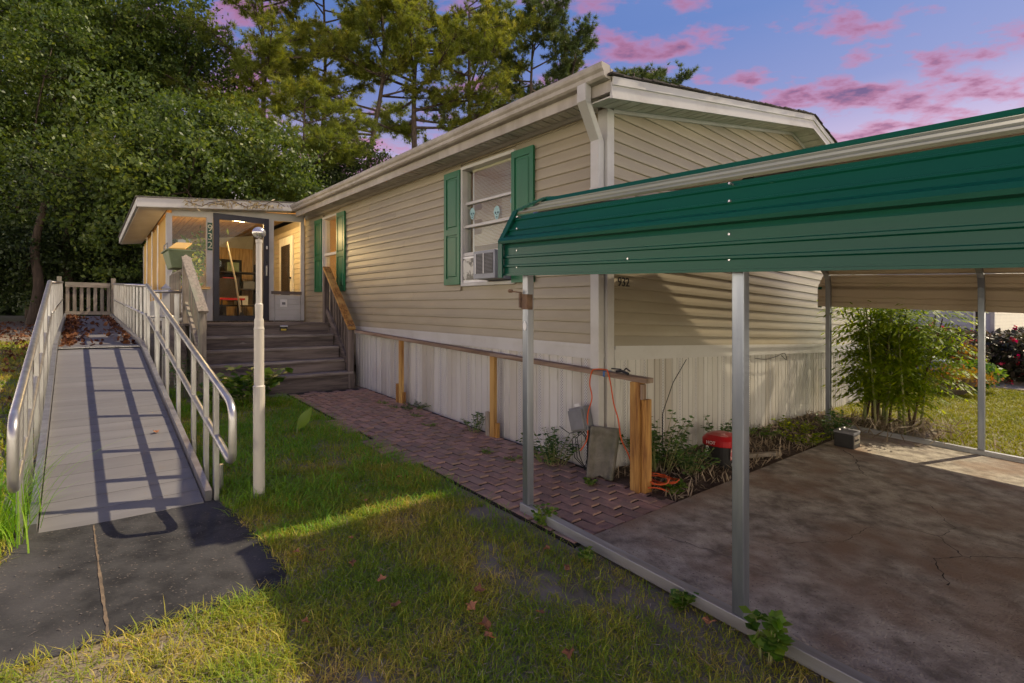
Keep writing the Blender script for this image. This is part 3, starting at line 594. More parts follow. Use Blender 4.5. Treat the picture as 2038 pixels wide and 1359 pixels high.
# windows
def shutter(a0, a1, z0, z1):
    m_ = MB(); m_.box(HF, a0, a1, -0.036, -0.0235, z0, z1)
    sw = 0.052; rl = 0.075; zm = z0 + (z1 - z0) * 0.44
    m_.box(HF, a0, a0 + sw, -0.048, -0.036, z0, z1); m_.box(HF, a1 - sw, a1, -0.048, -0.036, z0, z1)
    for q0, q1 in ((z0, z0 + rl), (zm, zm + rl), (z1 - rl, z1)): m_.box(HF, a0 + sw, a1 - sw, -0.048, -0.036, q0, q1)
    o = m_.build('shutter', 'shutter_green', house)
    for q0, q1 in ((z0 + rl, zm), (zm + rl, z1 - rl)):
        g = 0.022; f = 0.05
        MB().loft([HF(a0 + sw + g, -0.0362, q0 + g), HF(a1 - sw - g, -0.0362, q0 + g), HF(a1 - sw - g, -0.0362, q1 - g), HF(a0 + sw + g, -0.0362, q1 - g)][::-1],
                  [HF(a0 + sw + f * .6, -0.046, q0 + f * .6), HF(a1 - sw - f * .6, -0.046, q0 + f * .6), HF(a1 - sw - f * .6, -0.046, q1 - f * .6), HF(a0 + sw + f * .6, -0.046, q1 - f * .6)][::-1]).build('shutter_panel', 'shutter_green', o)
shutter(0.905, 1.245, 0.335, 1.715); shutter(2.205, 2.545, 0.345, 1.725)
shutter(5.665, 6.02, 0.335, 1.715); shutter(6.745, 7.11, 0.345, 1.715)
def frame_rect(m_, a0, a1, z0, z1, w, b0, b1):
    m_.box(HF, a0, a0 + w, b0, b1, z0, z1); m_.box(HF, a1 - w, a1, b0, b1, z0, z1); m_.box(HF, a0 + w, a1 - w, b0, b1, z0, z0 + w); m_.box(HF, a0 + w, a1 - w, b0, b1, z1 - w, z1)
def room(a0, a1, z0, z1, depth, mname, parent):
    m_ = MB(); t = 0.02
    m_.box(HF, a0 - t, a1 + t, 0.115 + depth, 0.115 + depth + t, z0 - t, z1 + t); m_.box(HF, a0 - t, a0, 0.112, 0.115 + depth, z0 - t, z1 + t); m_.box(HF, a1, a1 + t, 0.112, 0.115 + depth, z0 - t, z1 + t)
    m_.box(HF, a0, a1, 0.112, 0.115 + depth, z0 - t, z0); m_.box(HF, a0, a1, 0.112, 0.115 + depth, z1, z1 + t); return m_.build('window_room', mname, parent)
# near window
m_ = MB(); frame_rect(m_, W2[0] - 0.032, W2[1] + 0.005, W2[2] - 0.035, W2[3] + 0.03, 0.036, -0.030, 0.1); win2 = m_.build('window', 'vinyl_white', house)
a0, a1, z0, z1 = W2; zAC = 0.70; zm1, zm2 = 1.03, 1.30
MB().box(HF, a0, a1, 0.02, 0.06, zm2, zm2 + 0.03).build('meeting_rail', 'vinyl_white', win2)
MB().box(HF, a0, a1, 0.00, 0.04, zm1 - 0.01, zm1 + 0.02).build('meeting_rail', 'vinyl_white', win2)
MB().box(HF, a0, a1, -0.012, 0.04, zAC - 0.02, zAC + 0.022).build('bottom_rail', 'vinyl_white', win2)
MB().box(HF, a1 - 0.035, a1, 0.0, 0.05, zAC, zm2).build('sash_stile', 'vinyl_white', win2)
MB().box(HF, a0, a1, 0.045, 0.049, zAC, z1).build('pane', 'glass', win2)
bl = None
for j in range(62):                       # blind slats, the outer ends of some are broken off
    zz = z1 - 0.03 - j * 0.0157
    if zz < zAC + 0.10: break
    cut = 0.0
    if 22 <= j <= 29 or 37 <= j <= 47: cut = 0.16
    e0, e1 = a0 + 0.004, a1 - 0.115 - cut - random.uniform(0, 0.012)
    d = random.gauss(0, 0.0015)
    MB().hexa([HF(e0, 0.070, zz - 0.006 + d), HF(e1, 0.070, zz - 0.006), HF(e1, 0.086, zz + 0.006), HF(e0, 0.086, zz + 0.006 + d), HF(e0, 0.070, zz - 0.0045 + d), HF(e1, 0.070, zz - 0.0045), HF(e1, 0.086, zz + 0.0075), HF(e0, 0.086, zz + 0.0075 + d)]).build('blind_slat', 'blind', win2)
MB().box(HF, a0, a1 - 0.11, 0.064, 0.09, z1 - 0.03, z1).build('blind_head', 'blind', win2)
room(a0, a1, 0.36, z1, 0.5, 'room_wall', win2)
MB().box(HF, a1 - 0.10, a1 - 0.085, 0.092, 0.10, zAC, z1).build('inner_casing', 'white_plastic', win2)
def sticker(c, z, h):
    w = h * 0.36; ring_ = []
    for i in range(18):
        t = 2 * math.pi * i / 18; yy = math.sin(t); ww = w * (1.0 if yy > -0.2 else 0.72); ring_.append(HF(c + ww * math.cos(t), 0.0425, z + h / 2 * yy))
    o = MB().prism(ring_, B3 * 0.0012).build('skull_sticker', 'sticker_teal', win2)
for c, z, h in ((1.60, 1.14, 0.155), (1.32, 1.225, 0.13), (2.065, 1.19, 0.14)): sticker(c, z, h)
for st_, (c, z, h) in zip([o for o in win2.children if o.name.startswith('skull')], ((1.60, 1.14, 0.155), (1.32, 1.225, 0.13), (2.065, 1.19, 0.14))):
    for dx, dz, r in ((-0.022, 0.0, 0.014), (0.020, 0.0, 0.014), (0.0, -0.022, 0.007), (0.0, -0.048, 0.016)):
        r *= h / 0.155; rr = [HF(c + dx * h / .155 + r * math.cos(2 * math.pi * i / 10), 0.0412, z + dz * h / .155 + (r if dz > -0.04 else r * 0.45) * math.sin(2 * math.pi * i / 10)) for i in range(10)]
        MB().prism(rr, B3 * 0.001).build('eye_hole', 'sticker_dark', st_)
# far window
m_ = MB(); frame_rect(m_, W1[0] - 0.0, W1[1] + 0.03, W1[2] - 0.03, W1[3] + 0.03, 0.036, -0.030, 0.1); win1 = m_.build('window', 'vinyl_white', house)
a0, a1, z0, z1 = W1; zm = 1.03
MB().box(HF, a0, a1, -0.01, 0.04, zm - 0.02, zm + 0.025).build('meeting_rail', 'vinyl_white', win1)
MB().box(HF, a1 - 0.03, a1, 0.0, 0.04, z0, z1).build('sash_stile', 'vinyl_white', win1)
MB().box(HF, a0, a1, 0.045, 0.049, z0, z1).build('pane', 'glass', win1)
room(a0 - 0.3, a1 + 0.5, z0 - 0.2, z1 + 0.1, 1.2, 'room_wall', win1)
m_ = MB(); n = 24; P0 = [HF(a0 + 0.02 + i * 0.012, 0.15 + 0.018 * math.sin(i * 1.3), z0) for i in range(n)]; P1 = [HF(a0 + 0.02 + i * 0.011, 0.15 + 0.014 * math.sin(i * 1.3), zm + 0.02) for i in range(n)]
m_.add(P0 + P1, [[i, i + 1, n + i + 1, n + i] for i in range(n - 1)]); m_.build('curtain', 'curtain', win1, smooth=True)
for j in range(22):
    zz = z1 - 0.12 - j * 0.02; MB().box(HF, a0 + 0.02, a1 - 0.22, 0.30, 0.32, zz, zz + 0.005).build('blind_slat', 'blind', win1)
m_ = MB().lathe(HF(a1 - 0.13, 0.35, zm + 0.03), [(0.03, 0), (0.03, 0.08), (0.012, 0.12), (0.012, 0.17)], 10); m_.build('bottle', 'dark_stuff', win1)
lamp1 = thing('room_lamp', 'lit globe lamp inside the far window', 'lamp', HF(a0 - 0.18, 0.75, 1.35)); MB().lathe(HF(a0 - 0.18, 0.75, 1.35), [(0.01, 0), (0.05, 0.02), (0.07, 0.07), (0.05, 0.12), (0.01, 0.14)], 14).build('globe', 'lamp_glow', lamp1, smooth=True)
MB().tube([HF(a0 - 0.18, 0.75, 1.489), HF(a0 - 0.18, 0.75, 1.80)], 0.006, 6).build('rod', 'dark_stuff', lamp1)
pl = bpy.data.lights.new('room_lamp_light', 'POINT'); pl.energy = 8; pl.color = (1.0, 0.66, 0.32); pl.shadow_soft_size = 0.08; po = bpy.data.objects.new('room_lamp_light', pl); COL.objects.link(po); po.location = HF(a0 - 0.06, 0.80, 1.42)
# small wall number on the end wall
text('house_number', '932', 0.115, HF(-0.0225, 0.122, 0.278), B3, UPV, 'digit_black', house, 0.003)
# air conditioner in the near window
ac = thing('air_conditioner', 'window air conditioner with slatted grille and foil side panel', 'air conditioner', HF(1.7, -0.1, 0.36))
a0, a1 = 1.30, 1.68
m_ = MB(); m_.box(HF, a0, a1, -0.225, 0.09, 0.375, 0.675); m_.build('case', 'ac_grey', ac, bevel=0.006)
m_ = MB(); m_.box(HF, a0 + 0.03, a1 - 0.045, -0.2275, -0.225, 0.43, 0.645); m_.build('grille_recess', 'dark_stuff', ac)
for j in range(15): MB().box(HF, a0 + 0.03, a1 - 0.045, -0.233, -0.2278, 0.435 + j * 0.0142, 0.442 + j * 0.0142).build('grille_slat', 'box_grey', ac)
for j in (0.35, 0.68): MB().box(HF, a0 + 0.03 + j * 0.43, a0 + 0.042 + j * 0.43, -0.2355, -0.2332, 0.43, 0.645).build('grille_bar', 'white_plastic', ac)
m_ = MB(); m_.box(HF, a1 + 0.012, 2.195, -0.018, 0.0, 0.365, 0.672); sp = m_.build('side_panel', 'white_plastic', ac)
MB().hexa([HF(a1 + 0.05, -0.0215, 0.395), HF(2.165, -0.0215, 0.395), HF(2.165, -0.018, 0.395), HF(a1 + 0.05, -0.018, 0.395), HF(a1 + 0.03, -0.0215, 0.65), HF(2.165, -0.0215, 0.65), HF(2.165, -0.018, 0.65), HF(a1 + 0.03, -0.018, 0.65)]).build('foil_sheet', 'marble_foil', sp)

# ================================================================== SUN PORCH
AP = 7.72; AE = 11.7; BL = -2.36
porch = thing('sun_porch', 'enclosed wood ceilinged sun porch with glass front and shed roof', 'porch', WF(9.5, -1.2, -1.0))
def PB(n, a0, a1, b0, b1, z0, z1, m, par=None, **k): return MB().box(WF, a0, a1, b0, b1, z0, z1).build(n, m, par or porch, **k)
ZD = -0.075
PB('floor', AP + 0.02, AE, BL, -0.04, ZD - 0.10, ZD, 'wood_darkA')
# corner posts and mullions
PB('corner_post', AP, AP + 0.10, BL, BL + 0.085, ZD, 1.80, 'vinyl_white')
PB('mullion', AP, AP + 0.08, -1.755, -1.657, ZD, 1.86, 'vinyl_white')
PB('mullion', AP, AP + 0.08, -0.703, -0.612, ZD, 1.93, 'vinyl_white')
PB('mullion', AP, AP + 0.08, -0.10, -0.032, ZD, 1.96, 'vinyl_white')
def head(b): return 1.775 + 0.066 * (b - BL)
m_ = MB(); m_.hexa([WF(AP + 0.005, BL + .085, head(BL) - 0.02), WF(AP + 0.075, BL + .085, head(BL) - 0.02), WF(AP + 0.075, -0.034, head(0) - 0.02), WF(AP + 0.005, -0.034, head(0) - 0.02), WF(AP + 0.005, BL + .085, head(BL) + 0.13), WF(AP + 0.075, BL + .085, head(BL) + 0.13), WF(AP + 0.075, -0.034, head(0) + 0.13), WF(AP + 0.005, -0.034, head(0) + 0.13)]); m_.build('header', 'vinyl_white', porch)
def knee(b0, b1, zt):
    PB('knee_wall', AP + 0.02, AP + 0.07, b0, b1, ZD - 0.02, zt, 'vinyl_white'); z = ZD + 0.0; kw = porch.children[-1]
    kw = [o for o in porch.children if o.name.startswith('knee_wall')][-1]
    while z < zt - 0.02:
        z1 = min(z + 0.105, zt - 0.01); m2 = MB(); prof = [(0.02, z), (-0.008, z), (-0.012, z + 0.006), (0.0, z1), (0.02, z1)]
        m2.loft([WF(AP + d, b0 + 0.02, q) for d, q in prof][::-1], [WF(AP + d, b1 - 0.02, q) for d, q in prof][::-1]); m2.build('siding_board', 'vinyl_white', kw); z += 0.105
knee(BL + 0.085, -1.755, 0.49); knee(-0.612, -0.10, 0.43)
PB('sill', AP - 0.035, AP + 0.09, BL + 0.087, -1.70, 0.495, 0.54, 'wood_honeyB'); PB('sill', AP - 0.02, AP + 0.09, -0.66, -0.09, 0.44, 0.50, 'wood_darkB')
PB('pane', AP + 0.038, AP + 0.043, BL + 0.085, -1.755, 0.545, head(-2) + 0.0, 'porch_glass'); PB('pane', AP + 0.038, AP + 0.043, -0.612, -0.10, 0.505, head(-.3), 'porch_glass')
PB('door_bell_plate', AP - 0.018, AP - 0.013, -0.50, -0.37, 0.19, 0.34, 'white_plastic'); PB('outlet', AP - 0.028, AP - 0.0185, -0.468, -0.405, 0.235, 0.285, 'box_grey')
# storm door
m_ = MB(); D0, D1, DT = -1.650, -0.708, 1.885
for q in ((D0, D0 + 0.095, ZD, DT), (D1 - 0.095, D1, ZD, DT), (D0 + 0.095, D1 - 0.095, DT - 0.105, DT), (D0 + 0.095, D1 - 0.095, ZD, ZD + 0.095)): m_.box(WF, AP - 0.03, AP + 0.03, q[0], q[1], q[2], q[3])
door = m_.build('storm_door', 'navy', porch)
PB('pane', AP - 0.004, AP + 0.002, D0 + 0.095, D1 - 0.095, ZD + 0.095, DT - 0.105, 'porch_glass', door)
PB('handle', AP - 0.065, AP - 0.032, D1 - 0.062, D1 - 0.040, 0.78, 0.98, 'ball_silver', door); PB('lock', AP - 0.045, AP - 0.031, D1 - 0.065, D1 - 0.037, 1.02, 1.07, 'black_plastic', door); PB('closer', AP - 0.046, AP - 0.031, D1 - 0.052, D1 - 0.03, 1.30, 1.36, 'white_plastic', door)
# number plaque
PB('number_plaque', AP - 0.012, AP - 0.001, -1.742, -1.662, 1.20, 1.70, 'plaque_green'); pq = [o for o in porch.children if o.name.startswith('number_plaque')][0]
for j, ch in enumerate('932'): text('digit', ch, 0.175, WF(AP - 0.0165, -1.702, 1.545 - j * 0.155), B3, UPV, 'digit_cream', pq, 0.002, 'CENTER')
# roof
def pr(a, b, z=0): return WF(a, b, 1.955 + 0.103 * (b + 2.79) - 0.055 * max(0, a - 7.47) * 0.6 * max(0, -b) / 2.8 + z)
EA, EB = 7.47, -2.79; ER = -0.11
def slab4(z0, z1, a0, a1, b0, b1): return [pr(a0, b0, z0), pr(a1, b0, z0), pr(a1, b1, z0), pr(a0, b1, z0), pr(a0, b0, z1), pr(a1, b0, z1), pr(a1, b1, z1), pr(a0, b1, z1)]
MB().hexa(slab4(0.002, 0.022, EA - 0.02, AE + 0.25, EB - 0.02, ER)).build('roof', 'shingle_grey', porch)
MB().hexa(slab4(-0.150, 0.0, EA, EA + 0.025, EB, -0.29)).build('fascia_board', 'vinyl_white', porch)
MB().hexa(slab4(-0.125, 0.0, EA + 0.026, AE + 0.25, EB, EB + 0.025)).build('fascia_board', 'vinyl_white', porch)
MB().hexa(slab4(-0.155, -0.145, EA + 0.026, AE + 0.2, EB + 0.026, BL - 0.002)).build('soffit_panel', 'vinyl_white', porch)
for j in range(9):
    c0 = BL + 0.0 + j * 0.228; MB().hexa(slab4(-0.152, -0.142, EA + 0.026, AP - 0.002, c0, c0 + 0.215)).build('soffit_panel', 'soffit_white', porch)
# honey coloured board ceiling inside
for j in range(19):
    b0 = BL + 0.03 + j * 0.121
    MB().hexa(slab4(-0.135, -0.115, AP + 0.09, AE - 0.05, b0, b0 + 0.114)).build('ceiling_plank', 'wood_honeyA', porch)
# left side: curtained screens; rear wall; inner skin of the house wall
PB('knee_wall', AP + 0.1, AE, BL, BL + 0.04, ZD, 0.32, 'vinyl_white')
PB('corner_post', AE - 0.09, AE, BL, BL + 0.085, 0.32, 1.62, 'vinyl_white')
for j in range(4):
    c0 = AP + 0.11 + j * 0.95; m_ = MB(); n = 40
    p0 = [WF(c0 + i * 0.0236, BL + 0.02 + 0.016 * math.sin(i * 0.55 + j) + 0.006 * math.sin(i * 1.7), 0.30) for i in range(n)]; p1 = [WF(c0 + i * 0.0238, BL + 0.02 + 0.010 * math.sin(i * 0.55 + j), 1.80 - 0.033 * (c0 + i * .0236 - EA)) for i in range(n)]
    m_.add(p0 + p1, [[i, i + 1, n + i + 1, n + i] for i in range(n - 1)]); m_.build('curtain', 'curtain', porch, smooth=True)
    if j: m2 = MB(); m2.tube([WF(c0 - 0.01, BL - 0.012, 0.33), WF(c0 + 0.03, BL - 0.016, 0.8), WF(c0 - 0.02, BL - 0.014, 1.25), WF(c0 + 0.01, BL - 0.012, 1.72)], 0.012, 6); m2.build('curtain_hem', 'white_plastic', porch)
PB('rear_wall', AE - 0.04, AE, BL + 0.09, -0.04, ZD, 1.75, 'wood_honeyZ')
for j in range(18):
    z = ZD + j * 0.108; m2 = MB(); prof = [(0.0, z), (-0.014, z), (-0.003, z + 0.106), (0.0, z + 0.106)]
    m2.loft([WF(AP + 0.1, -0.024 + d, q) for d, q in prof], [WF(AE - 0.05, -0.024 + d, q) for d, q in prof]); m2.build('inner_siding_board', 'siding_beige', porch)
# door from the porch into the house, and one in the rear wall
def idoor(nm, pts, par): return MB().hexa(pts).build(nm, 'white_plastic', par)
PB('inner_door', 8.35, 9.25, -0.075, -0.042, ZD, 1.72, 'white_plastic'); idr = [o for o in porch.children if o.name.startswith('inner_door')][0]
PB('door_glass', 8.50, 9.10, -0.079, -0.0752, 0.35, 1.55, 'dark_stuff', idr); PB('knob', 8.40, 8.44, -0.12, -0.076, 0.80, 0.84, 'black_plastic', idr)
PB('rear_door', AE - 0.075, AE - 0.042, -2.05, -1.3, ZD, 1.55, 'white_plastic'); rdr = [o for o in porch.children if o.name.startswith('rear_door')][0]
PB('door_glass', AE - 0.079, AE - 0.0752, -1.92, -1.45, 0.55, 1.42, 'dark_stuff', rdr)
PB('rear_window', AE - 0.06, AE - 0.042, -1.1, -0.3, 0.5, 1.45, 'dark_stuff')
# small hipped roof of the addition behind
m_ = MB(); e = [WF(10.6, -1.55, 2.30), WF(10.6, 0.6, 2.30), WF(14, 0.6, 2.30), WF(14, -1.55, 2.30), WF(11.6, 0.1, 2.72), WF(14, 0.1, 2.72)]
m_.add(e, [(0, 1, 4), (1, 2, 5, 4), (0, 4, 5, 3), (0, 3, 2, 1), (2, 3, 5)]); m_.build('addition_roof', 'shingle_grey', porch)
PB('addition_wall', 11.74, 13.9, -1.4, 0.0, -1.0, 2.295, 'vinyl_white')
# dried vine hanging on the porch fascia
vine = thing('dried_vine', 'dry straw coloured vine draped along the porch fascia', 'vine', pr(EA - 0.03, -1.2, -0.05))
m_ = MB(); pts = [pr(EA - 0.02 - 0.01 * (i % 2), -2.1 + i * 0.115, -0.03 - 0.05 * math.sin(i * 0.9) - 0.02 * (i % 3)) for i in range(15)]; m_.tube(pts, 0.006, 5); m_.build('stem', 'stem_brown', vine)
V, Fq, R_ = [], [], []
for c, n_ in ((-1.95, 26), (-1.45, 40), (-1.0, 34), (-0.75, 24)):
    for i in range(n_):
        p = pr(EA - 0.03, c + random.gauss(0, 0.13), -0.07 + random.gauss(0, 0.035)); d = Vector((random.gauss(0, 1), random.gauss(0, .6), random.gauss(-0.5, .8))).normalized() * random.uniform(.03, .07); s_ = d.cross(Vector((random.gauss(0, 1), random.gauss(0, 1), random.gauss(0, 1)))).normalized() * 0.012
        k = len(V); V += [p - d, p + s_, p + d, p - s_]; Fq.append((k, k + 1, k + 2, k + 3)); R_.append(random.random())
npmesh('dry_leaves', np.array([tuple(v) for v in V]), np.array(Fq), 'dry_vine', vine, rnd=R_)
# porch lamp
plamp = thing('porch_lamp', 'flush round ceiling lamp just inside the porch door', 'lamp', WF(7.98, -1.15, 1.86))
MB().lathe(WF(7.98, -1.15, 1.87), [(0.01, 0), (0.09, 0.012), (0.11, 0.04), (0.11, 0.06)], 18).build('globe', 'lamp_glow', plamp, smooth=True)
MB().lathe(WF(7.98, -1.15, 1.932), [(0.12, 0), (0.12, 0.05)], 16).build('mount', 'white_plastic', plamp)
pl = bpy.data.lights.new('porch_lamp_light', 'POINT'); pl.energy = 42; pl.color = (1.0, 0.64, 0.28); pl.shadow_soft_size = 0.1; po = bpy.data.objects.new('porch_lamp_light', pl); COL.objects.link(po); po.location = WF(8.02, -1.15, 1.76)
# things standing in the porch
t = thing('porch_chair', 'dark folding chair with a red cloth seen through the porch door', 'chair', WF(9.6, -1.0, ZD))
for da, db in ((0, 0), (0.42, 0), (0, 0.42), (0.42, 0.42)): MB().tube([WF(9.4 + da, -1.2 + db, ZD), WF(9.42 + da * .9, -1.18 + db * .9, 0.36)], 0.014, 6).build('leg', 'dark_stuff', t)
PB('seat', 9.38, 9.86, -1.22, -0.74, 0.36, 0.40, 'red_plastic', t); PB('backrest', 9.84, 9.88, -1.2, -0.76, 0.42, 0.85, 'dark_stuff', t)
t = thing('leaning_pole', 'pale broom pole leaning behind the porch door glass', 'broom', WF(8.1, -1.2, ZD))
MB().tube([WF(8.05, -1.12, ZD + .1), WF(8.02, -1.22, 0.7), WF(8.06, -1.36, 1.42)], 0.016, 7).build('pole', 'siding_beige', t); MB().hexa([WF(8.0, -1.2, ZD), WF(8.06, -1.2, ZD), WF(8.06, -1.02, ZD), WF(8.0, -1.02, ZD), WF(8.02, -1.13, ZD + .16), WF(8.05, -1.13, ZD + .16), WF(8.05, -1.09, ZD + .16), WF(8.02, -1.09, ZD + .16)]).build('brush', 'dark_stuff', t)
t = thing('storage_box', 'small dark box on the floor behind the porch door', 'box', WF(8.2, -1.5, ZD)); PB('case', 8.1, 8.35, -1.56, -1.36, ZD + .002, 0.20, 'dark_stuff', t); PB('lid', 8.09, 8.36, -1.57, -1.35, 0.202, 0.225, 'black_plastic', t)

t = thing('plant_stand', 'tall leafy houseplant behind the left porch window', 'houseplant', WF(8.6, -2.0, ZD)); MB().lathe(WF(8.6, -2.0, ZD + .002), [(.12, 0), (.16, .3), (.17, .31), (.14, .31)], 16).build('pot', 'red_plastic', t); rg = np.random.default_rng(9); MB().tube([WF(8.6, -2.0, .2), WF(8.62, -2.02, .8), WF(8.55, -1.98, 1.2)], .012, 6).build('stem', 'stem_brown', t)
t = thing('shelf_unit', 'dark shelf unit with boxes at the back of the porch', 'shelf', WF(10.9, -0.6, ZD)); 
for z_ in (.25, .65, 1.05): PB('shelf', 10.75, 11.15, -1.15, -0.15, z_, z_ + .03, 'dark_stuff', t)
for b_ in (-1.17, -.14): PB('side', 10.75, 11.15, b_, b_ + .02, ZD + .002, 1.3, 'dark_stuff', t)
for k, (b_, z_, m__) in enumerate(((-1.05, .281, 'curtain'), (-.6, .281, 'white_plastic'), (-.9, .681, 'red_plastic'), (-.45, .681, 'box_grey'), (-.8, 1.081, 'planter_green'))): PB('box', 10.8, 11.05, b_, b_ + .25, z_, z_ + .18 + .04 * (k % 3), m__, t)
t = thing('hanging_basket', 'dark hanging basket below the porch ceiling', 'basket', WF(9.6, -1.55, 1.2)); MB().lathe(WF(9.6, -1.55, 1.25), [(.03, 0), (.12, .06), (.15, .14), (.13, .14)], 14).build('bowl', 'dark_stuff', t)
for dx in (-.1, .1): MB().tube([WF(9.6 + dx, -1.55, 1.39), WF(9.6, -1.55, 1.84)], .004, 4).build('cord', 'wire_black', t)
# ================================================================== STEPS AND DECK
st = thing('wooden_steps', 'dark weathered wooden steps leading up to the porch door', 'steps', WF(5.4, -1.2, -1.05))
def gk(a): return gz(a, -1.2)
ST = [(5.98, -0.105), (5.735, -0.292), (5.485, -0.488), (5.23, -0.682), (4.965, -0.872)]
SB0, SB1 = -2.17, -0.20
def SBX(n, a0, a1, b0, b1, z0, z1, m, **k): return MB().box(WF, a0, a1, b0, b1, z0, z1).build(n, m, st, bevel=0.004, **k)
for i, (a, z) in enumerate(ST):
    nxt = ST[i - 1][0] if i else 7.70; zb = ST[i + 1][1] if i < 4 else gz(4.96, -1.2) - 0.03
    SBX('riser', a + 0.022, a + 0.045, SB0, SB1, zb + (0.001 if i < 4 else 0), z - 0.041, 'wood_darkB')
    if i: SBX('tread', a, a + 0.125, SB0 - 0.01, SB1 + 0.02, z - 0.04, z, 'wood_treadB'); SBX('tread', a + 0.131, nxt + 0.02, SB0 - 0.01, SB1 + 0.02, z - 0.041, z - 0.002, 'wood_treadB')
for j in range(13):
    a0 = 5.98 + j * 0.132; SBX('deck_board', a0, a0 + 0.126, -2.33, -0.05, ST[0][1] - 0.04, ST[0][1] + random.uniform(-.002, .002), 'wood_darkB')
for b in (SB0 - 0.045, SB1 + 0.022):
    m_ = MB(); m_.prism([WF(4.99, b, gz(4.99, b)), WF(6.05, b, gz(6.0, b)), WF(6.05, b, -0.16), WF(5.9, b, -0.16), WF(4.99, b, -0.915)][::-1], B3 * 0.035); m_.build('stringer', 'wood_darkA', st)
SBX('deck_skirt', 6.06, 7.68, -2.32, -2.29, gz(7, -2.3), -0.15, 'wood_darkA'); 
def stair_rail(b, up, lo, mt, cap, nbal, balm, pyramid=False):
    ua, uz = up; la, lz = lo
    for a, z in (up, lo):
        m_ = MB(); m_.post(WF(a, b, gz(a, b) - 0.05), WF(a, b, z), 0.088, 0.088)
        if pyramid: m_.add([WF(a + i * .05, b + j * .05, z) for i, j in ((-1, -1), (1, -1), (1, 1), (-1, 1))] + [WF(a, b, z + 0.05)], [(0, 1, 4), (1, 2, 4), (2, 3, 4), (3, 0, 4), (3, 2, 1, 0)])
        m_.build('post', mt + 'Z', st, bevel=0.005)
    sl = (uz - lz) / (ua - la)
    rl = lambda a, d: WF(a, b, lz + sl * (a - la) + d)
    MB().bar(rl(la + 0.045, -0.06), rl(ua - 0.045, -0.06), 0.038, 0.085).build('top_rail', mt + 'A', st)
    MB().bar(rl(la - 0.08, 0.012), rl(ua - 0.02, 0.012), 0.12, 0.032).build('cap_rail', cap + 'A', st)
    d2 = -0.70
    MB().bar(rl(la + 0.045, d2), rl(ua - 0.045, d2), 0.038, 0.085).build('bottom_rail', mt + 'A', st)
    for j in range(nbal):
        a = la + 0.10 + (ua - la - 0.2) * (j + 0.5) / nbal; MB().post(rl(a, d2 - 0.03) + B3 * 0.036, rl(a, -0.03) + B3 * 0.036, 0.034, 0.034).build('baluster', balm, st)
stair_rail(-0.215, (6.06, 0.87), (5.02, -0.13), 'wood_dark', 'wood_treated', 7, 'wood_darkZ')
stair_rail(-2.25, (6.46, 0.92), (5.10, 0.10), 'wood_grey', 'wood_grey', 8, 'wood_greyZ', True)
MB().box(WF, 6.5, 7.64, -2.30, -2.25, 0.66, 0.74).build('top_rail', 'wood_greyA', st); MB().box(WF, 6.5, 7.64, -2.30, -2.25, 0.0, 0.07).build('bottom_rail', 'wood_greyA', st)
for j in range(9): MB().box(WF, 6.56 + j * .12, 6.60 + j * .12, -2.335, -2.301, -0.02, 0.70).build('baluster', 'wood_greyZ', st)
# rectangular flower box hung on the landing rail
fb = thing('flower_box', 'sage green flower box with a yellow tray on the left stair rail', 'flower box', WF(6.75, -2.3, 0.75))
m_ = MB(); m_.hexa([WF(6.55, -2.42, 0.76), WF(7.05, -2.42, 0.76), WF(7.05, -2.22, 0.76), WF(6.55, -2.22, 0.76), WF(6.48, -2.48, 1.02), WF(7.12, -2.48, 1.02), WF(7.12, -2.14, 1.02), WF(6.48, -2.14, 1.02)]); m_.build('tub', 'planter_green', fb, bevel=0.01)
m_ = MB(); frame = [(6.46, 7.14, -2.50, -2.12)]; m_.box(WF, 6.46, 7.14, -2.50, -2.12, 1.021, 1.04); m_.build('rim', 'planter_green', fb)
MB().bar(WF(6.6, -2.35, 1.06), WF(6.95, -2.2, 1.20), 0.22, 0.02).build('tray', 'curtain', fb)
MB().tube([WF(6.6, -2.47, 1.03), WF(6.6, -2.47, 1.14), WF(7.0, -2.47, 1.14), WF(7.0, -2.47, 1.03)], 0.008, 6).build('wire_handle', 'box_grey', fb)
# solar step light
sl_ = thing('solar_light', 'small solar step light with yellow lens on the top riser', 'light', WF(5.98, -0.95, -0.24))
MB().box(WF, 5.985, 6.001, -1.0, -0.885, -0.235, -0.150).build('case', 'black_plastic', sl_); MB().hexa([WF(5.955, -1.0, -0.165), WF(5.984, -1.0, -0.165), WF(5.984, -0.885, -0.165), WF(5.955, -0.885, -0.165), WF(5.955, -1.0, -0.155), WF(5.984, -1.0, -0.146), WF(5.984, -0.885, -0.146), WF(5.955, -0.885, -0.155)]).build('panel', 'white_plastic', sl_); MB().box(WF, 5.979, 5.9845, -0.985, -0.90, -0.228, -0.200).build('lens', 'yellow_lens', sl_)

# ================================================================== RAMP
ramp = thing('access_ramp', 'long metal plank ramp with pipe handrails up to the porch', 'ramp', WF(4, -3.3, -1.3))
RB0, RB1 = -3.77, -2.83; R0A, R1A, R2A = 1.18, 5.85, 14.0
def rzr(a): return -1.275 + 0.186 * (a - R0A) if a < R1A else -0.4064 + 0.052 * (a - R1A)
def plank(a0, a1, g=0.003):
    m_ = MB(); nR = 5; s0 = a0; 
    prof = [(a0 + g, -0.03), (a0 + g, -0.002), (a0 + g + 0.003, 0.0), (a1 - g - 0.003, 0.0), (a1 - g, -0.002), (a1 - g, -0.03)]
    m_.loft([WF(a, RB0 + 0.05, rzr(a) + d) for a, d in prof], [WF(a, RB1 - 0.05, rzr(a) + d) for a, d in prof]); return m_.build('plank', 'ramp_alu', ramp)
a = R0A
while a < R1A - 0.01: plank(a, min(a + 0.1946, R1A)); a += 0.1946
a = R1A + 0.02
while a < R2A - 0.01: plank(a, min(a + 0.2035, R2A)); a += 0.2035
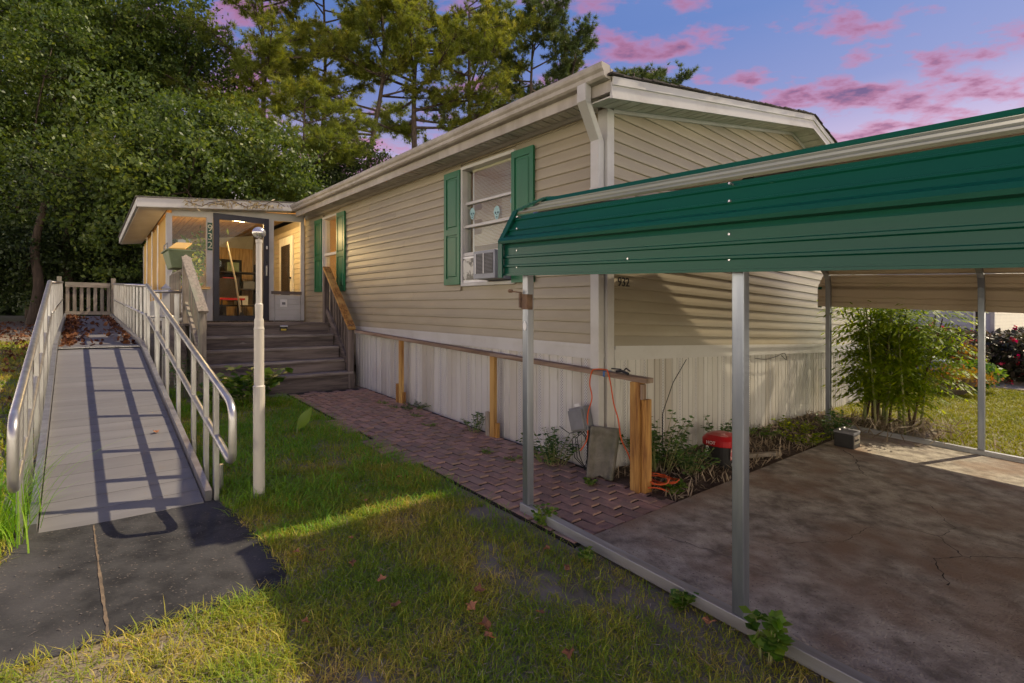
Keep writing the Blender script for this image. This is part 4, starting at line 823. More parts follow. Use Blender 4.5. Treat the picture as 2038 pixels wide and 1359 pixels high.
MB().bar(WF(R1A - 0.02, RB0 + 0.05, rzr(R1A) + 0.004), WF(R1A - 0.02, RB1 - 0.05, rzr(R1A) + 0.004), 0.14, 0.008).build('joint_plate', 'aluminium', ramp)
for b in (RB0 + 0.022, RB1 - 0.022):
    for s0, s1 in ((R0A + 0.02, R1A - 0.005), (R1A + 0.005, R2A)):
        MB().bar(WF(s0, b, rzr(s0) + 0.0), WF(s1, b, rzr(s1 - 1e-4) + 0.0), 0.042, 0.13).build('kerb', 'aluminium', ramp)
def pipe(pts, r=0.024): return MB().tube(pts, r, 10).build('handrail', 'aluminium', ramp, smooth=True)
def arc(p, q, c, k=5):     # rounded corner p->q bulging at c
    p, q, c = Vector(p), Vector(q), Vector(c); return [(p * (1 - t) ** 2 + c * 2 * t * (1 - t) + q * t * t) for t in [i / k for i in range(k + 1)]]
for side, b, e in ((1, RB1 + 0.03, 0.72), (-1, RB0 - 0.03, 0.80)):
    top = lambda a: WF(a, b, -0.535 + 0.196 * (a - 0.83)); mid = lambda a: WF(a, b, -0.915 + 0.190 * (a - 0.83))
    T1, M1 = top(5.80), mid(5.80)
    c1 = top(e); c2 = mid(e)
    P_ = [M1, mid(e + 0.12)] + arc(mid(e + 0.12), c2 + (c1 - c2) * 0.22, c2)[1:] + arc(c1 + (c2 - c1) * 0.25, top(e + 0.14), c1) + [T1]
    pipe(P_)
    for a in (1.22, 1.58, 2.12, 2.95, 3.75, 4.65, 5.60):
        lo_ = WF(a, b + (0.0), gz(a, b) - 0.03); tp = top(a) - Vector((0, 0, 0.02))
        pst = MB().post(lo_ - B3 * 0.0, tp, 0.055, 0.032).build('post', 'aluminium', ramp, bevel=0.004)
    for a in (1.4, 2.5, 4.2):
        MB().tube([WF(a, b + side * 0.06, gz(a, b) - 0.05), WF(a, b + side * 0.06, gz(a, b) + 0.17)], 0.022, 8).build('leg_tube', 'aluminium', ramp)
    ut = lambda a: WF(a, b, 0.43 + 0.052 * (a - R1A)); um = lambda a: WF(a, b, 0.02 + 0.052 * (a - R1A))
    pipe([ut(R1A + 0.15), ut(R2A)], 0.022); pipe([um(R1A + 0.15), um(R2A)], 0.018)
    a = R1A + 0.18
    while a < R2A:
        MB().post(WF(a, b, gz(a, b) - 0.02), ut(a) - Vector((0, 0, 0.018)), 0.06, 0.032).build('post', 'aluminium', ramp, bevel=0.004); a += 0.62
# cross rail of the landing towards the porch
MB().tube([WF(6.05, RB1 + 0.06, 0.36), WF(6.05, -2.36, 0.37)], 0.022, 8).build('handrail', 'aluminium', ramp, smooth=True)
MB().tube([WF(6.05, RB1 + 0.06, 0.0), WF(6.05, -2.36, 0.0)], 0.016, 8).build('handrail', 'aluminium', ramp, smooth=True)
for b in (-2.66, -2.42): MB().post(WF(6.05, b, gz(6, b)), WF(6.05, b, 0.335), 0.032, 0.06).build('post', 'aluminium', ramp)
m_ = MB(); m_.post(WF(6.35, -2.52, gz(6.3, -2.5)), WF(6.35, -2.52, 0.42), 0.09, 0.09); m_.add([WF(6.35 + i * .062, -2.52 + j * .062, 0.42) for i, j in ((-1, -1), (1, -1), (1, 1), (-1, 1))] + [WF(6.35, -2.52, 0.50)], [(0, 1, 4), (1, 2, 4), (2, 3, 4), (3, 0, 4), (3, 2, 1, 0)]); m_.build('cap_post', 'vinyl_white', ramp)
# gate at the end of the ramp
gate = thing('wooden_gate', 'low grey wooden gate with pickets across the far end of the ramp', 'gate', WF(R2A + .1, -3.3, 0))
gzb = rzr(R2A) + 0.03
for z0_, z1_ in ((gzb, gzb + .09), (gzb + .70, gzb + .82)): MB().box(WF, R2A + .04, R2A + .08, -3.75, -2.86, z0_, z1_).build('rail', 'wood_greyB', gate)
for j in range(7): MB().box(WF, R2A + .082, R2A + .10, -3.74 + j * .135, -3.67 + j * .135, gzb + .02, gzb + .78).build('picket', 'wood_greyZ', gate)
for b in (-3.86, -2.80): MB().post(WF(R2A + .06, b, gz(14, b)), WF(R2A + .06, b, gzb + .95), .09, .09).build('post', 'wood_greyZ', gate)

# ================================================================== LAMP POLE
pole = thing('pole_with_ball', 'tall white pole topped with a silver ball beside the ramp', 'pole', GF(1.10, -2.55, 0))
pb = GF(1.10, -2.55, -0.05); zz = pb.z
D = 4.5 + 1.10 * AX.y - 2.55 * BX.y
def zpx(py): return (630 - py) / 1019 * D
px_ = D / 1019
MB().lathe((pb.x, pb.y, 0), [(10.8 * px_, zz), (10.8 * px_, zpx(770)), (11.4 * px_, zpx(769)), (9.3 * px_, zpx(766)), (9.3 * px_, zpx(656)), (9.9 * px_, zpx(655)), (8.7 * px_, zpx(650)), (8.7 * px_, zpx(638)), (8.0 * px_, zpx(634))], 20).build('lower_tube', 'pole_white', pole, smooth=False)
MB().lathe((pb.x, pb.y, 0), [(7.0 * px_, zpx(634)), (7.4 * px_, zpx(606)), (5.6 * px_, zpx(603)), (5.6 * px_, zpx(484)), (6.6 * px_, zpx(483)), (6.6 * px_, zpx(477)), (1.8 * px_, zpx(476)), (1.8 * px_, zpx(468))], 18).build('upper_tube', 'pole_white', pole)
bc = zpx(463); br = 12.5 * px_
MB().lathe((pb.x, pb.y, bc), [(br * math.sin(math.pi * i / 14) + 0.0005, -br * 0.92 * math.cos(math.pi * i / 14)) for i in range(15)], 22).build('ball', 'ball_silver', pole, smooth=True)

# ================================================================== WOOD HANDRAIL BESIDE THE PATH
hr = thing('path_handrail', 'weathered wooden handrail on orange brown posts beside the skirting', 'handrail', GF(2.4, -0.12, 0))
HB = -0.125
def hz(a): return -0.483 + (a + 0.508) * 0.0489
for s0, s1 in ((-0.53, 1.46), (1.463, 3.53), (3.533, 5.10)): MB().bar(WF(s0, HB, hz(s0) - 0.02), WF(s1, HB, hz(s1) - 0.02), 0.088, 0.04).build('rail', 'wood_railA', hr, bevel=0.003)
for a in (3.50, 1.45):
    m_ = MB(); m_.post(GF(a, HB, -0.05), WF(a, HB, hz(a) - 0.041), 0.075, 0.04); m_.build('post', 'wood_treatedZ', hr)
    MB().post(GF(a + 0.075, HB - .01, -0.05), GF(a + 0.075, HB - .01, 0.26), 0.06, 0.036).build('stake', 'wood_greyZ' if a < 2 else 'wood_treatedZ', hr); MB().post(GF(a - .056, HB + .012, -0.05), GF(a - .056, HB + .012, 0.16), 0.03, 0.04).build('stake', 'wood_treatedZ', hr)
a = -0.42
MB().post(GF(a, HB - 0.01, -0.04), WF(a, HB - 0.01, hz(a) - 0.041), 0.088, 0.088).build('post', 'wood_treatedZ', hr, bevel=0.004)
MB().post(GF(a - 0.066, HB + 0.015, -0.04), GF(a - 0.066, HB + 0.015, 0.74), 0.038, 0.088).build('stake', 'wood_treatedZ', hr, bevel=0.004)
MB().post(GF(a - 0.058, HB - 0.02, 0.742), GF(a - 0.058, HB - 0.02, 0.86), 0.022, 0.05).build('block', 'wood_railZ', hr)
MB().bar(WF(-0.115, HB, hz(-.115) - 0.0195), WF(-0.095, HB, hz(-.095) - 0.0195), 0.092, 0.046).build('tape_band', 'blue_tape', hr)

# ================================================================== CARPORT
cp = thing('carport', 'metal carport with rounded green side panels on square galvanized posts', 'carport', CF(-2.5, 2.6, -1.37))
SL0, SL1 = 0.165, -6.3
def half(t):  # mirror helper
    return 5.25 - t
NEAR = [(-0.05, 0.285), (-0.05, 0.50), (-0.030, 0.575), (0.085, 0.745), (0.30, 0.885), (2.60, 1.43)]
def ribbed(seg, ribs, hgt=0.010, wid=0.030):
    """polyline with small ribs standing off the sheet"""
    out = []
    for (p, q), rb in zip(zip(seg[:-1], seg[1:]), ribs):
        d = Vector((q[0] - p[0], q[1] - p[1])); L_ = d.length; d /= L_; nrm = Vector((-d.y, d.x)); out.append(p)
        for f in rb:
            c = f * L_
            for dd, hh in ((-wid / 2, 0), (-wid / 4, hgt), (wid / 4, hgt), (wid / 2, 0)): out.append((p[0] + d.x * (c + dd) + nrm.x * hh, p[1] + d.y * (c + dd) + nrm.y * hh))
    out.append(seg[-1]); return out
def send(z): return float(np.interp(z, [0.55, 0.88, 1.45], [SL0, -0.02, 0.10]))
def sheet(name, poly, m_out, m_in, mirror, th=0.004, s0=SL0, s1=SL1):
    m_ = MB(); f = (lambda t: 5.30 - t) if mirror else (lambda t: t - 0.05)
    n = len(poly); nr = []
    for i in range(n):
        p = poly[max(i - 1, 0)]; q = poly[min(i + 1, n - 1)]; d = Vector((q[0] - p[0], q[1] - p[1])).normalized(); nr.append((d.y, -d.x))
    inn = [(p[0] + k[0] * th, p[1] + k[1] * th) for p, k in zip(poly, nr)]
    ns = 14; ring = []
    for i in range(ns + 1):
        u = i / ns; ring.append(([CF(send(z) * (1 - u) + s1 * u, f(t), z) for t, z in poly], [CF(send(z) * (1 - u) + s1 * u, f(t), z) for t, z in inn]))
    for (o0, i0), (o1, i1) in zip(ring[:-1], ring[1:]):
        m_.add(o0 + o1, [[i, i + 1, n + i + 1, n + i] for i in range(n - 1)], 0); m_.add(i0 + i1, [[i, n + i, n + i + 1, i + 1] for i in range(n - 1)], 1)
    for (oo, ii) in (ring[0], ring[-1]): m_.add(oo + ii, [[i, i + 1, n + i + 1, n + i] for i in range(n - 1)], 0)
    o0, i0 = [r[0][0] for r in ring], [r[1][0] for r in ring]; k = len(o0); m_.add(o0 + i0, [[i, i + 1, k + i + 1, k + i] for i in range(k - 1)], 0)
    o0, i0 = [r[0][-1] for r in ring], [r[1][-1] for r in ring]; m_.add(o0 + i0, [[i, i + 1, k + i + 1, k + i] for i in range(k - 1)], 0)
    return m_.build(name, [m_out, m_in], cp)
for mir in (False, True):
    low = [(-0.062, 0.278), (-0.062, 0.290)] + ribbed([(-0.05, 0.292), (-0.05, 0.47), (-0.044, 0.508)], [(0.30, 0.66), ()], 0.009, 0.022)
    sheet('side_panel', low, 'carport_green', 'carport_tan', mir)
    up = [(-0.048, 0.496), (-0.086, 0.500), (-0.090, 0.518), (-0.080, 0.540), (-0.050, 0.556)] + ribbed([(-0.046, 0.560), (-0.022, 0.640), (-0.006, 0.698)], [(0.45,), (0.5,)], 0.008, 0.020)
    sheet('side_panel', up, 'carport_green', 'carport_tan', mir)
    sg = [(-0.012, 0.704), (-0.020, 0.716), (-0.008, 0.726), (0.008, 0.722)] + ribbed([(0.010, 0.724), (0.095, 0.772), (0.195, 0.826)], [(0.6,), (0.55,)], 0.008, 0.022)
    sheet('roof_panel', sg, 'carport_sage', 'carport_tan', mir)
    rf = [(0.18, 0.822), (0.188, 0.846)] + ribbed([(0.205, 0.850), (1.1, 1.045), (1.9, 1.225), (2.625, 1.385)], [(0.2, 0.5, 0.8)] * 3, 0.014, 0.05)
    sheet('roof_panel', rf, 'carport_green', 'carport_tan', mir)
m_ = MB(); m_.prism([CF(0.08, 2.50, 1.392), CF(0.08, 2.625, 1.42), CF(0.08, 2.75, 1.392), CF(0.08, 2.75, 1.38), CF(0.08, 2.625, 1.406), CF(0.08, 2.50, 1.38)], CF(SL1, 2.6, 0) - CF(SL0, 2.6, 0)); m_.build('ridge_cap', 'carport_green', cp)
# end trim following the bow
endp = [(-0.125, 0.262), (-0.124, 0.520), (-0.070, 0.730), (0.140, 0.850), (2.625, 1.415), (5.11, 0.850), (5.32, 0.730), (5.374, 0.520), (5.375, 0.262)]
for p, q in zip(endp[:-1], endp[1:]):
    d = Vector((q[0] - p[0], q[1] - p[1])).normalized(); nx, nz = -d.y * 0.006, d.x * 0.006; m_ = MB(); pp = []
    for (t, z) in (p, q):
        e = send(z); pp.append([CF(e - 0.035, t - nx, z - nz), CF(e + 0.012, t - nx, z - nz), CF(e + 0.012, t + nx, z + nz), CF(e - 0.035, t + nx, z + nz)])
    m_.loft(pp[0], pp[1]); m_.build('end_trim', 'carport_green', cp)
PSP = [0.0, -1.524, -3.05, -4.57, -6.1]
TW = 0.057
def cgz(s, t):
    v = CF(s, t, 0); a, b = ab_of(v.x, v.y); return gz(a, b) - (v.z)      # ground height in carport z
for t0, nm in ((0.0, 0), (5.25, 1)):
    for s in PSP:
        q = [CF(s + i * TW / 2, t0 + j * TW / 2, 0) for i, j in ((-1, -1), (1, -1), (1, 1), (-1, 1))]; g = cgz(s, t0) + 0.066
        MB().hexa([v + UPV * g for v in q] + [v + UPV * 0.44 for v in q]).build('post', 'galvanized', cp, bevel=0.005)
        sg = 1 if t0 == 0 else -1
        bow = [(0.0, 0.40), (0.0, 0.54), (0.012, 0.60), (0.03, 0.66), (0.09, 0.72), (0.22, 0.785), (2.625, 1.325)]
        m_ = MB(); rr = []
        for i, (t, z) in enumerate(bow):
            p = bow[max(i - 1, 0)]; q_ = bow[min(i + 1, len(bow) - 1)]; d = Vector((q_[0] - p[0], q_[1] - p[1])).normalized(); nn = Vector((-d.y, d.x)) * (TW / 2 - .003)
            rr.append([CF(s + k * TW / 2, t0 + sg * (t + nn.x * e), z + nn.y * e) for k, e in ((-1, -1), (1, -1), (1, 1), (-1, 1))])
        for r0, r1 in zip(rr[:-1], rr[1:]): m_.loft(r0, r1, cap=False)
        m_.build('bow', 'galvanized', cp)
    s0, s1 = 0.055, -6.2; g0, g1 = cgz(s0, t0), cgz(s1, t0); w = 0.032
    m_ = MB(); m_.hexa([CF(s1, t0 - w, g1 + .002), CF(s0, t0 - w, g0 + .002), CF(s0, t0 + w, g0 + .002), CF(s1, t0 + w, g1 + .002), CF(s1, t0 - w, g1 + .064), CF(s0, t0 - w, g0 + .064), CF(s0, t0 + w, g0 + .064), CF(s1, t0 + w, g1 + .064)]); m_.build('base_rail', 'galv_rail', cp, bevel=0.004)
# fittings on the first post
def CBX(n, s0, s1, t0, t1, z0, z1, m, par=cp): return MB().box(CF, s0, s1, t0, t1, z0, z1).build(n, m, par)
CBX('hinge_plate', -0.030, 0.030, -0.036, -0.0295, 0.05, 0.155, 'rust'); CBX('hinge_plate', -0.0345, -0.0295, -0.030, 0.012, 0.05, 0.155, 'rust'); CBX('hinge_pin', 0.030, 0.048, -0.046, -0.030, 0.06, 0.16, 'rust')
MB().tube([CF(0.02, -0.04, 0.165), CF(0.10, -0.10, 0.172)], 0.005, 6).build('hook_bolt', 'rust', cp); MB().tube([CF(0.075, -0.082, 0.172), CF(0.095, -0.096, 0.172)], 0.014, 6).build('wing_nut', 'rust', cp)
m_ = MB(); m_.prism([CF(0.0 + 0.017 * math.cos(2 * math.pi * i / 16), -0.0325, -0.065 + 0.032 * math.sin(2 * math.pi * i / 16)) for i in range(16)], B3 * 0.003); m_.build('oval_plate', 'white_plastic', cp)
for z in (-1.24, -1.18): MB().lathe(CF(-0.0, -0.0, z), [(0.004, 0), (0.004, 0.008)], 8).build('bolt', 'white_plastic', cp)
for s, z in [(-0.95, 0.36)] + [(q_, z_) for q_ in PSP[:4] for z_ in (0.335, 0.45, 0.60, 0.68)]: MB().tube([CF(s, -0.07 if z > .55 else -0.098, z), CF(s, -0.104, z)], 0.0055, 8).build('screw', 'ball_silver', cp)

# ================================================================== SMALL THINGS BY THE CORNER
ub = thing('utility_box', 'grey plastic cable box tilted on its stake in front of the skirting', 'utility box', GF(0.20, -0.14, 0))
c = WF(0.19, -0.15, -0.80); tl = (A3 * 0.28 + UPV).normalized(); wd = (A3 - tl * A3.dot(tl)).normalized(); dp = -B3
def obx(n, o, u0, u1, v0, v1, w0, w1, m, par): return MB().hexa([o + wd * u + dp * v + tl * w for w in (w0, w1) for u, v in ((u0, v0), (u1, v0), (u1, v1), (u0, v1))]).build(n, m, par, bevel=0.006)
obx('case', c, -0.095, 0.085, -0.045, 0.055, -0.21, 0.0, 'box_grey', ub); obx('cover', c, -0.085, 0.075, 0.057, 0.085, -0.195, -0.02, 'box_grey', ub); obx('hasp', c, -0.03, 0.03, 0.02, 0.03, 0.001, 0.03, 'white_plastic', ub)
MB().bar(WF(0.12, -0.10, gz(.12, -.1) - .05), WF(0.10, -0.10, -0.82), 0.03, 0.04).build('stake', 'wire_black', ub); MB().bar(GF(0.075, -0.15, -0.02), GF(0.075, -0.15, 0.33), 0.02, 0.02).build('green_stake', 'plaque_green', ub)
for k in range(7):
    p = c - tl * 0.20 + wd * (-0.06 + 0.02 * k); e = GF(0.12 + random.uniform(-.05, .05), -0.12, 0.0); s_ = random.uniform(0.02, 0.16)
    MB().tube([p, p - UPV * 0.07 + wd * s_ * (1 if k % 2 else -.6), (p + e) / 2 + wd * s_ * (1 if k % 2 else -.6) - UPV * .05, e], 0.004, 5).build('cable', 'wire_black', ub)
MB().tube([c - tl * .21 + wd * .02, WF(0.32, -0.14, -1.06), WF(0.45, -0.1, -1.04), WF(0.55, -0.03, -1.05)], 0.004, 5).build('cable', 'wire_black', ub)
# concrete splash block leaning at the corner
sp_ = thing('splash_block', 'rough concrete splash block standing on end against the downspout', 'splash block', GF(-0.06, -0.2, 0))
p0 = GF(0.045, -0.235, 0.0); p1 = GF(-0.175, -0.135, 0.0); ux = (p1 - p0); ux.z = 0; ux.normalize(); nb_ = Vector((ux.y, -ux.x, 0)); 
if nb_.dot(B3) > 0: nb_ = -nb_
up_ = (UPV - nb_ * 0.20 + ux * 0.06).normalized(); nf = ux.cross(up_).normalized()
if nf.dot(nb_) < 0: nf = -nf
W_, H_, nx_, ny_ = 0.245, 0.43, 14, 22; V = []
for i in range(ny_ + 1):
    for j in range(nx_ + 1):
        u = j / nx_; v = i / ny_; edge = max(abs(u - 0.5) * 2, (v - 0.5) * 2 if v > 0.5 else 0); d = 0.052 if edge > 0.78 else 0.018 + 0.034 * max(0, (edge - 0.5) / 0.28) ** 2
        wv = 1.0 - 0.10 * (1 - v); notch = 0.03 * max(0, 1 - abs(u - 0.5) * 5) if i == 0 else 0
        V.append(tuple(p0 + ux * (0.01 + (u - 0.5) * W_ * wv + W_ / 2) + up_ * (v * H_ + notch) + nf * (d + random.gauss(0, 0.0025))))
I = np.arange((nx_ + 1) * (ny_ + 1)).reshape(ny_ + 1, nx_ + 1); nV = len(V)
Vb = [tuple(Vector(v) - nf * (Vector(v) - p0).dot(nf) - nf * 0.02) for v in V]
Fq = [(I[i, j], I[i, j + 1], I[i + 1, j + 1], I[i + 1, j]) for i in range(ny_) for j in range(nx_)] + [(nV + I[i, j], nV + I[i + 1, j], nV + I[i + 1, j + 1], nV + I[i, j + 1]) for i in range(ny_) for j in range(nx_)]
rim = [I[0, j] for j in range(nx_ + 1)] + [I[i, nx_] for i in range(1, ny_ + 1)] + [I[ny_, j] for j in range(nx_ - 1, -1, -1)] + [I[i, 0] for i in range(ny_ - 1, 0, -1)]
Fq += [(rim[k], nV + rim[k], nV + rim[(k + 1) % len(rim)], rim[(k + 1) % len(rim)]) for k in range(len(rim))]
npmesh('block', np.array(V + Vb), np.array(Fq), 'splash_concrete', sp_)
# orange extension cord hung over the rail, rest in a heap
cord = thing('extension_cord', 'orange extension cord looped over the handrail and heaped on the ground', 'cord', GF(-0.45, -0.05, 0))
RB = HB - 0.052
pts = [WF(0.10, RB - .06, -1.16), WF(0.055, RB - .02, -1.05), WF(0.06, RB - .01, -0.85), WF(0.02, RB, -0.70), WF(0.045, RB, -0.58), WF(0.02, RB, -0.47), WF(-0.03, RB - .0, hz(-.03) + 0.012), WF(-0.09, HB, hz(-.09) + 0.012), WF(-0.15, RB, hz(-.15) + .008), WF(-0.18, RB, -0.55), WF(-0.215, RB, -0.72), WF(-0.26, RB, -0.84), WF(-0.275, RB + .02, -1.0), WF(-0.295, -0.08, -1.15), WF(-0.29, 0.0, -1.33)]
def smooth_(P, k=5):
    P = [Vector(p) for p in P]; out = []
    for i in range(len(P) - 1):
        a, b, c_, d = P[max(i - 1, 0)], P[i], P[i + 1], P[min(i + 2, len(P) - 1)]
        for j in range(k):
            t = j / k; out.append(0.5 * ((2 * b) + (c_ - a) * t + (2 * a - 5 * b + 4 * c_ - d) * t * t + (3 * b - a - 3 * c_ + d) * t ** 3))
    out.append(P[-1]); return out
MB().tube(smooth_(pts), 0.0058, 7).build('hanging_loop', 'cord_orange', cord, smooth=True)
for k in range(5):
    ca, cb = -0.50 + random.uniform(-.07, .07), 0.02 + random.uniform(-.05, .13); P_ = []
    r1_, r2_ = random.uniform(.09, .17), random.uniform(.07, .14); ph = random.uniform(0, 6)
    for i in range(16):
        t = ph + i / 16 * 2 * math.pi * 1.2; P_.append(GF(ca + r1_ * math.cos(t), cb + r2_ * math.sin(t), 0.03 + 0.012 * k + 0.03 * max(0, math.sin(t * 2 + k))))
    MB().tube(smooth_(P_, 3), 0.0058, 6).build('coil', 'cord_orange', cord, smooth=True)
clip = thing('hose_fitting', 'small black garden hose fitting on top of the handrail end', 'fitting', WF(-0.26, HB, hz(-.26)))
MB().tube([WF(-0.2, HB, hz(-.2) + .012), WF(-0.26, HB, hz(-.26) + .022), WF(-0.33, HB - .01, hz(-.33) + .008)], 0.011, 7).build('body', 'wire_black', clip); MB().tube([WF(-0.15, HB, hz(-.15) + .03), WF(-0.25, HB, hz(-.25) + .035)], 0.006, 6).build('lever', 'wire_black', clip); MB().tube([WF(-0.27, HB, hz(-.27) + .02), WF(-0.30, HB, hz(-.3) + .05), WF(-0.34, HB, hz(-.34) + .03)], 0.006, 6).build('lever', 'wire_black', clip)
cab = MB().tube([HF(-0.055, 1.20, -0.40), HF(-0.06, 0.95, -0.62), HF(-0.09, 0.72, -0.90), HF(-0.2, 0.55, -1.15), GF(-0.3, 0.45, 0.03)], 0.0045, 6).build('black_cable', 'wire_black'); tag(cab, 'thin black cable running down the end wall skirting', 'cable')
cab = MB().tube(smooth_([HF(-0.052, 2.75, -0.42), HF(-0.056, 3.05, -0.44), HF(-0.06, 3.35, -0.41), HF(-0.08, 3.55, -0.37), HF(-0.08, 3.62, -0.46), HF(-0.06, 3.50, -0.40)]), 0.004, 6).build('loose_wire', 'wire_black'); tag(cab, 'loose dark wire hooked under the trim behind the second carport post', 'wire')
# red and black tub
tub = thing('detergent_tub', 'red lidded black tub standing in the soil behind the second carport post', 'tub', GF(-0.50, 1.12, 0))
def sq(c_, z, r, n_=28, e=0.62):
    out = []
    for i in range(n_):
        t = 2 * math.pi * i / n_; cx, sx = math.cos(t), math.sin(t); out.append(c_ + A3 * (r * math.copysign(abs(cx) ** e, cx)) + B3 * (r * math.copysign(abs(sx) ** e, sx)) + UPV * z)
    return out
cb_ = GF(-0.47, 1.12, 0.0)
def stack(prof, nm, m, par): 
    m_ = MB(); rs = [sq(cb_, z, r) for r, z in prof]
    for r0, r1 in zip(rs[:-1], rs[1:]): m_.loft(r0, r1, cap=False)
    m_.add(rs[-1], [list(range(len(rs[-1])))]); m_.add(rs[0], [list(range(len(rs[0])))[::-1]]); return m_.build(nm, m, par)
stack([(0.118, 0), (0.125, 0.02), (0.138, 0.225)], 'body', 'black_plastic', tub); stack([(0.150, 0.205), (0.153, 0.212), (0.153, 0.262), (0.140, 0.278), (0.120, 0.300), (0.06, 0.318), (0.02, 0.32)], 'lid', 'red_plastic', tub)
fl = cb_ - B3 * 0.1375
text('lettering', 'HOT', 0.042, cb_ - B3 * 0.1545 + A3 * 0.07 + UPV * 0.222, -A3, UPV, 'white_plastic', tub, 0.0012)
for k, zz_ in enumerate((0.185, 0.145, 0.105)): MB().prism([cb_ - B3 * (0.1335 + 0.0025 * (k == 0)) + A3 * (0.07 + 0.016 * math.cos(t)) + UPV * (zz_ + 0.016 * math.sin(t)) for t in [2 * math.pi * i / 14 for i in range(14)]], -B3 * 0.003).build('round_mark', 'white_plastic', tub)
ap_ = cb_ - A3 * 0.1365
MB().hexa([ap_ + A3 * (.012 - .006 * w) + B3 * b_ + UPV * z_ for w, z_ in ((0, 0.06), (1.6, 0.20)) for b_, w2 in ((-.10, 0), (.10, 0))] + [ap_ - A3 * 0.004 + B3 * b_ + UPV * z_ for z_ in (0.06, 0.20) for b_ in (-.10, .10)]).build('label_band', 'pink_label', tub) if False else MB().add([ap_ - A3 * .0035 + A3 * .0085 + B3 * -.09 + UPV * .09, ap_ - A3 * .0035 + A3 * .0085 + B3 * .09 + UPV * .09, ap_ - A3 * .0045 + B3 * .095 + UPV * .20, ap_ - A3 * .0045 + B3 * -.095 + UPV * .20], [(0, 1, 2, 3)]).build('label_band', 'pink_label', tub)
text('lettering', 'SPORT', 0.036, cb_ - A3 * 0.1335 - B3 * 0.075 + UPV * 0.035, B3, UPV, 'white_plastic', tub, 0.0012)
# car battery
bt = thing('car_battery', 'black car battery with a worn label on the slab corner', 'battery', GF(-0.95, 3.04, 0.012))
b0_ = 0.014
MB().box(GF, -1.045, -0.855, 2.925, 3.15, b0_, 0.165).build('case', 'black_plastic', bt, bevel=0.006); MB().box(GF, -1.05, -0.85, 2.92, 3.155, 0.167, 0.195).build('lid', 'box_grey', bt, bevel=0.006)
for b_ in (2.96, 3.11): MB().lathe(GF(-0.90, b_, 0.196), [(0.012, 0), (0.010, 0.018)], 10).build('terminal', 'ball_silver', bt)
MB().box(GF, -1.0485, -1.0455, 2.945, 3.13, 0.06, 0.15).build('label', 'wood_greyA', bt)
text('lettering', 'EverStart', 0.038, GF(-1.0505, 2.952, 0.092), B3, UPV, 'digit_black', bt, 0.0012)
# rubble board in the soil
tag(MB().bar(GF(-0.50, 1.55, 0.03), GF(-0.66, 1.95, 0.03), 0.06, 0.035).build('scrap_board', 'wood_greyB'), 'short scrap board lying on the soil beside the red lidded tub', 'board')

# ================================================================== FOLIAGE HELPERS
def quads(c, d, s):
    """rhombic leaves: centre, half-length vector, half-width vector"""
    n = len(c); V = np.empty((n, 4, 3)); V[:, 0] = c - d; V[:, 1] = c + s; V[:, 2] = c + d; V[:, 3] = c - s
    return V.reshape(-1, 3), np.arange(n * 4).reshape(n, 4)
def unit(v): return v / np.maximum(np.linalg.norm(v, axis=1, keepdims=True), 1e-9)
def leaf_cloud(c, L, wr, out=None, bias=0.5, rng=RNG):
    n = len(c); d = unit(rng.normal(size=(n, 3)) + np.array([0, 0, -0.3])); nrm = rng.normal(size=(n, 3)) + np.array([0, 0, 0.7])
    if out is not None: nrm += out * bias
    s = unit(np.cross(d, unit(nrm))); l = L * rng.uniform(0.5, 1.5, (n, 1)); return quads(c, d * l * 0.5, s * l * wr * 0.5)
def spot(bearing, depth): return bearing * depth, depth
def groundz(x, y): a, b = ab_of(x, y); return gz(a, b)
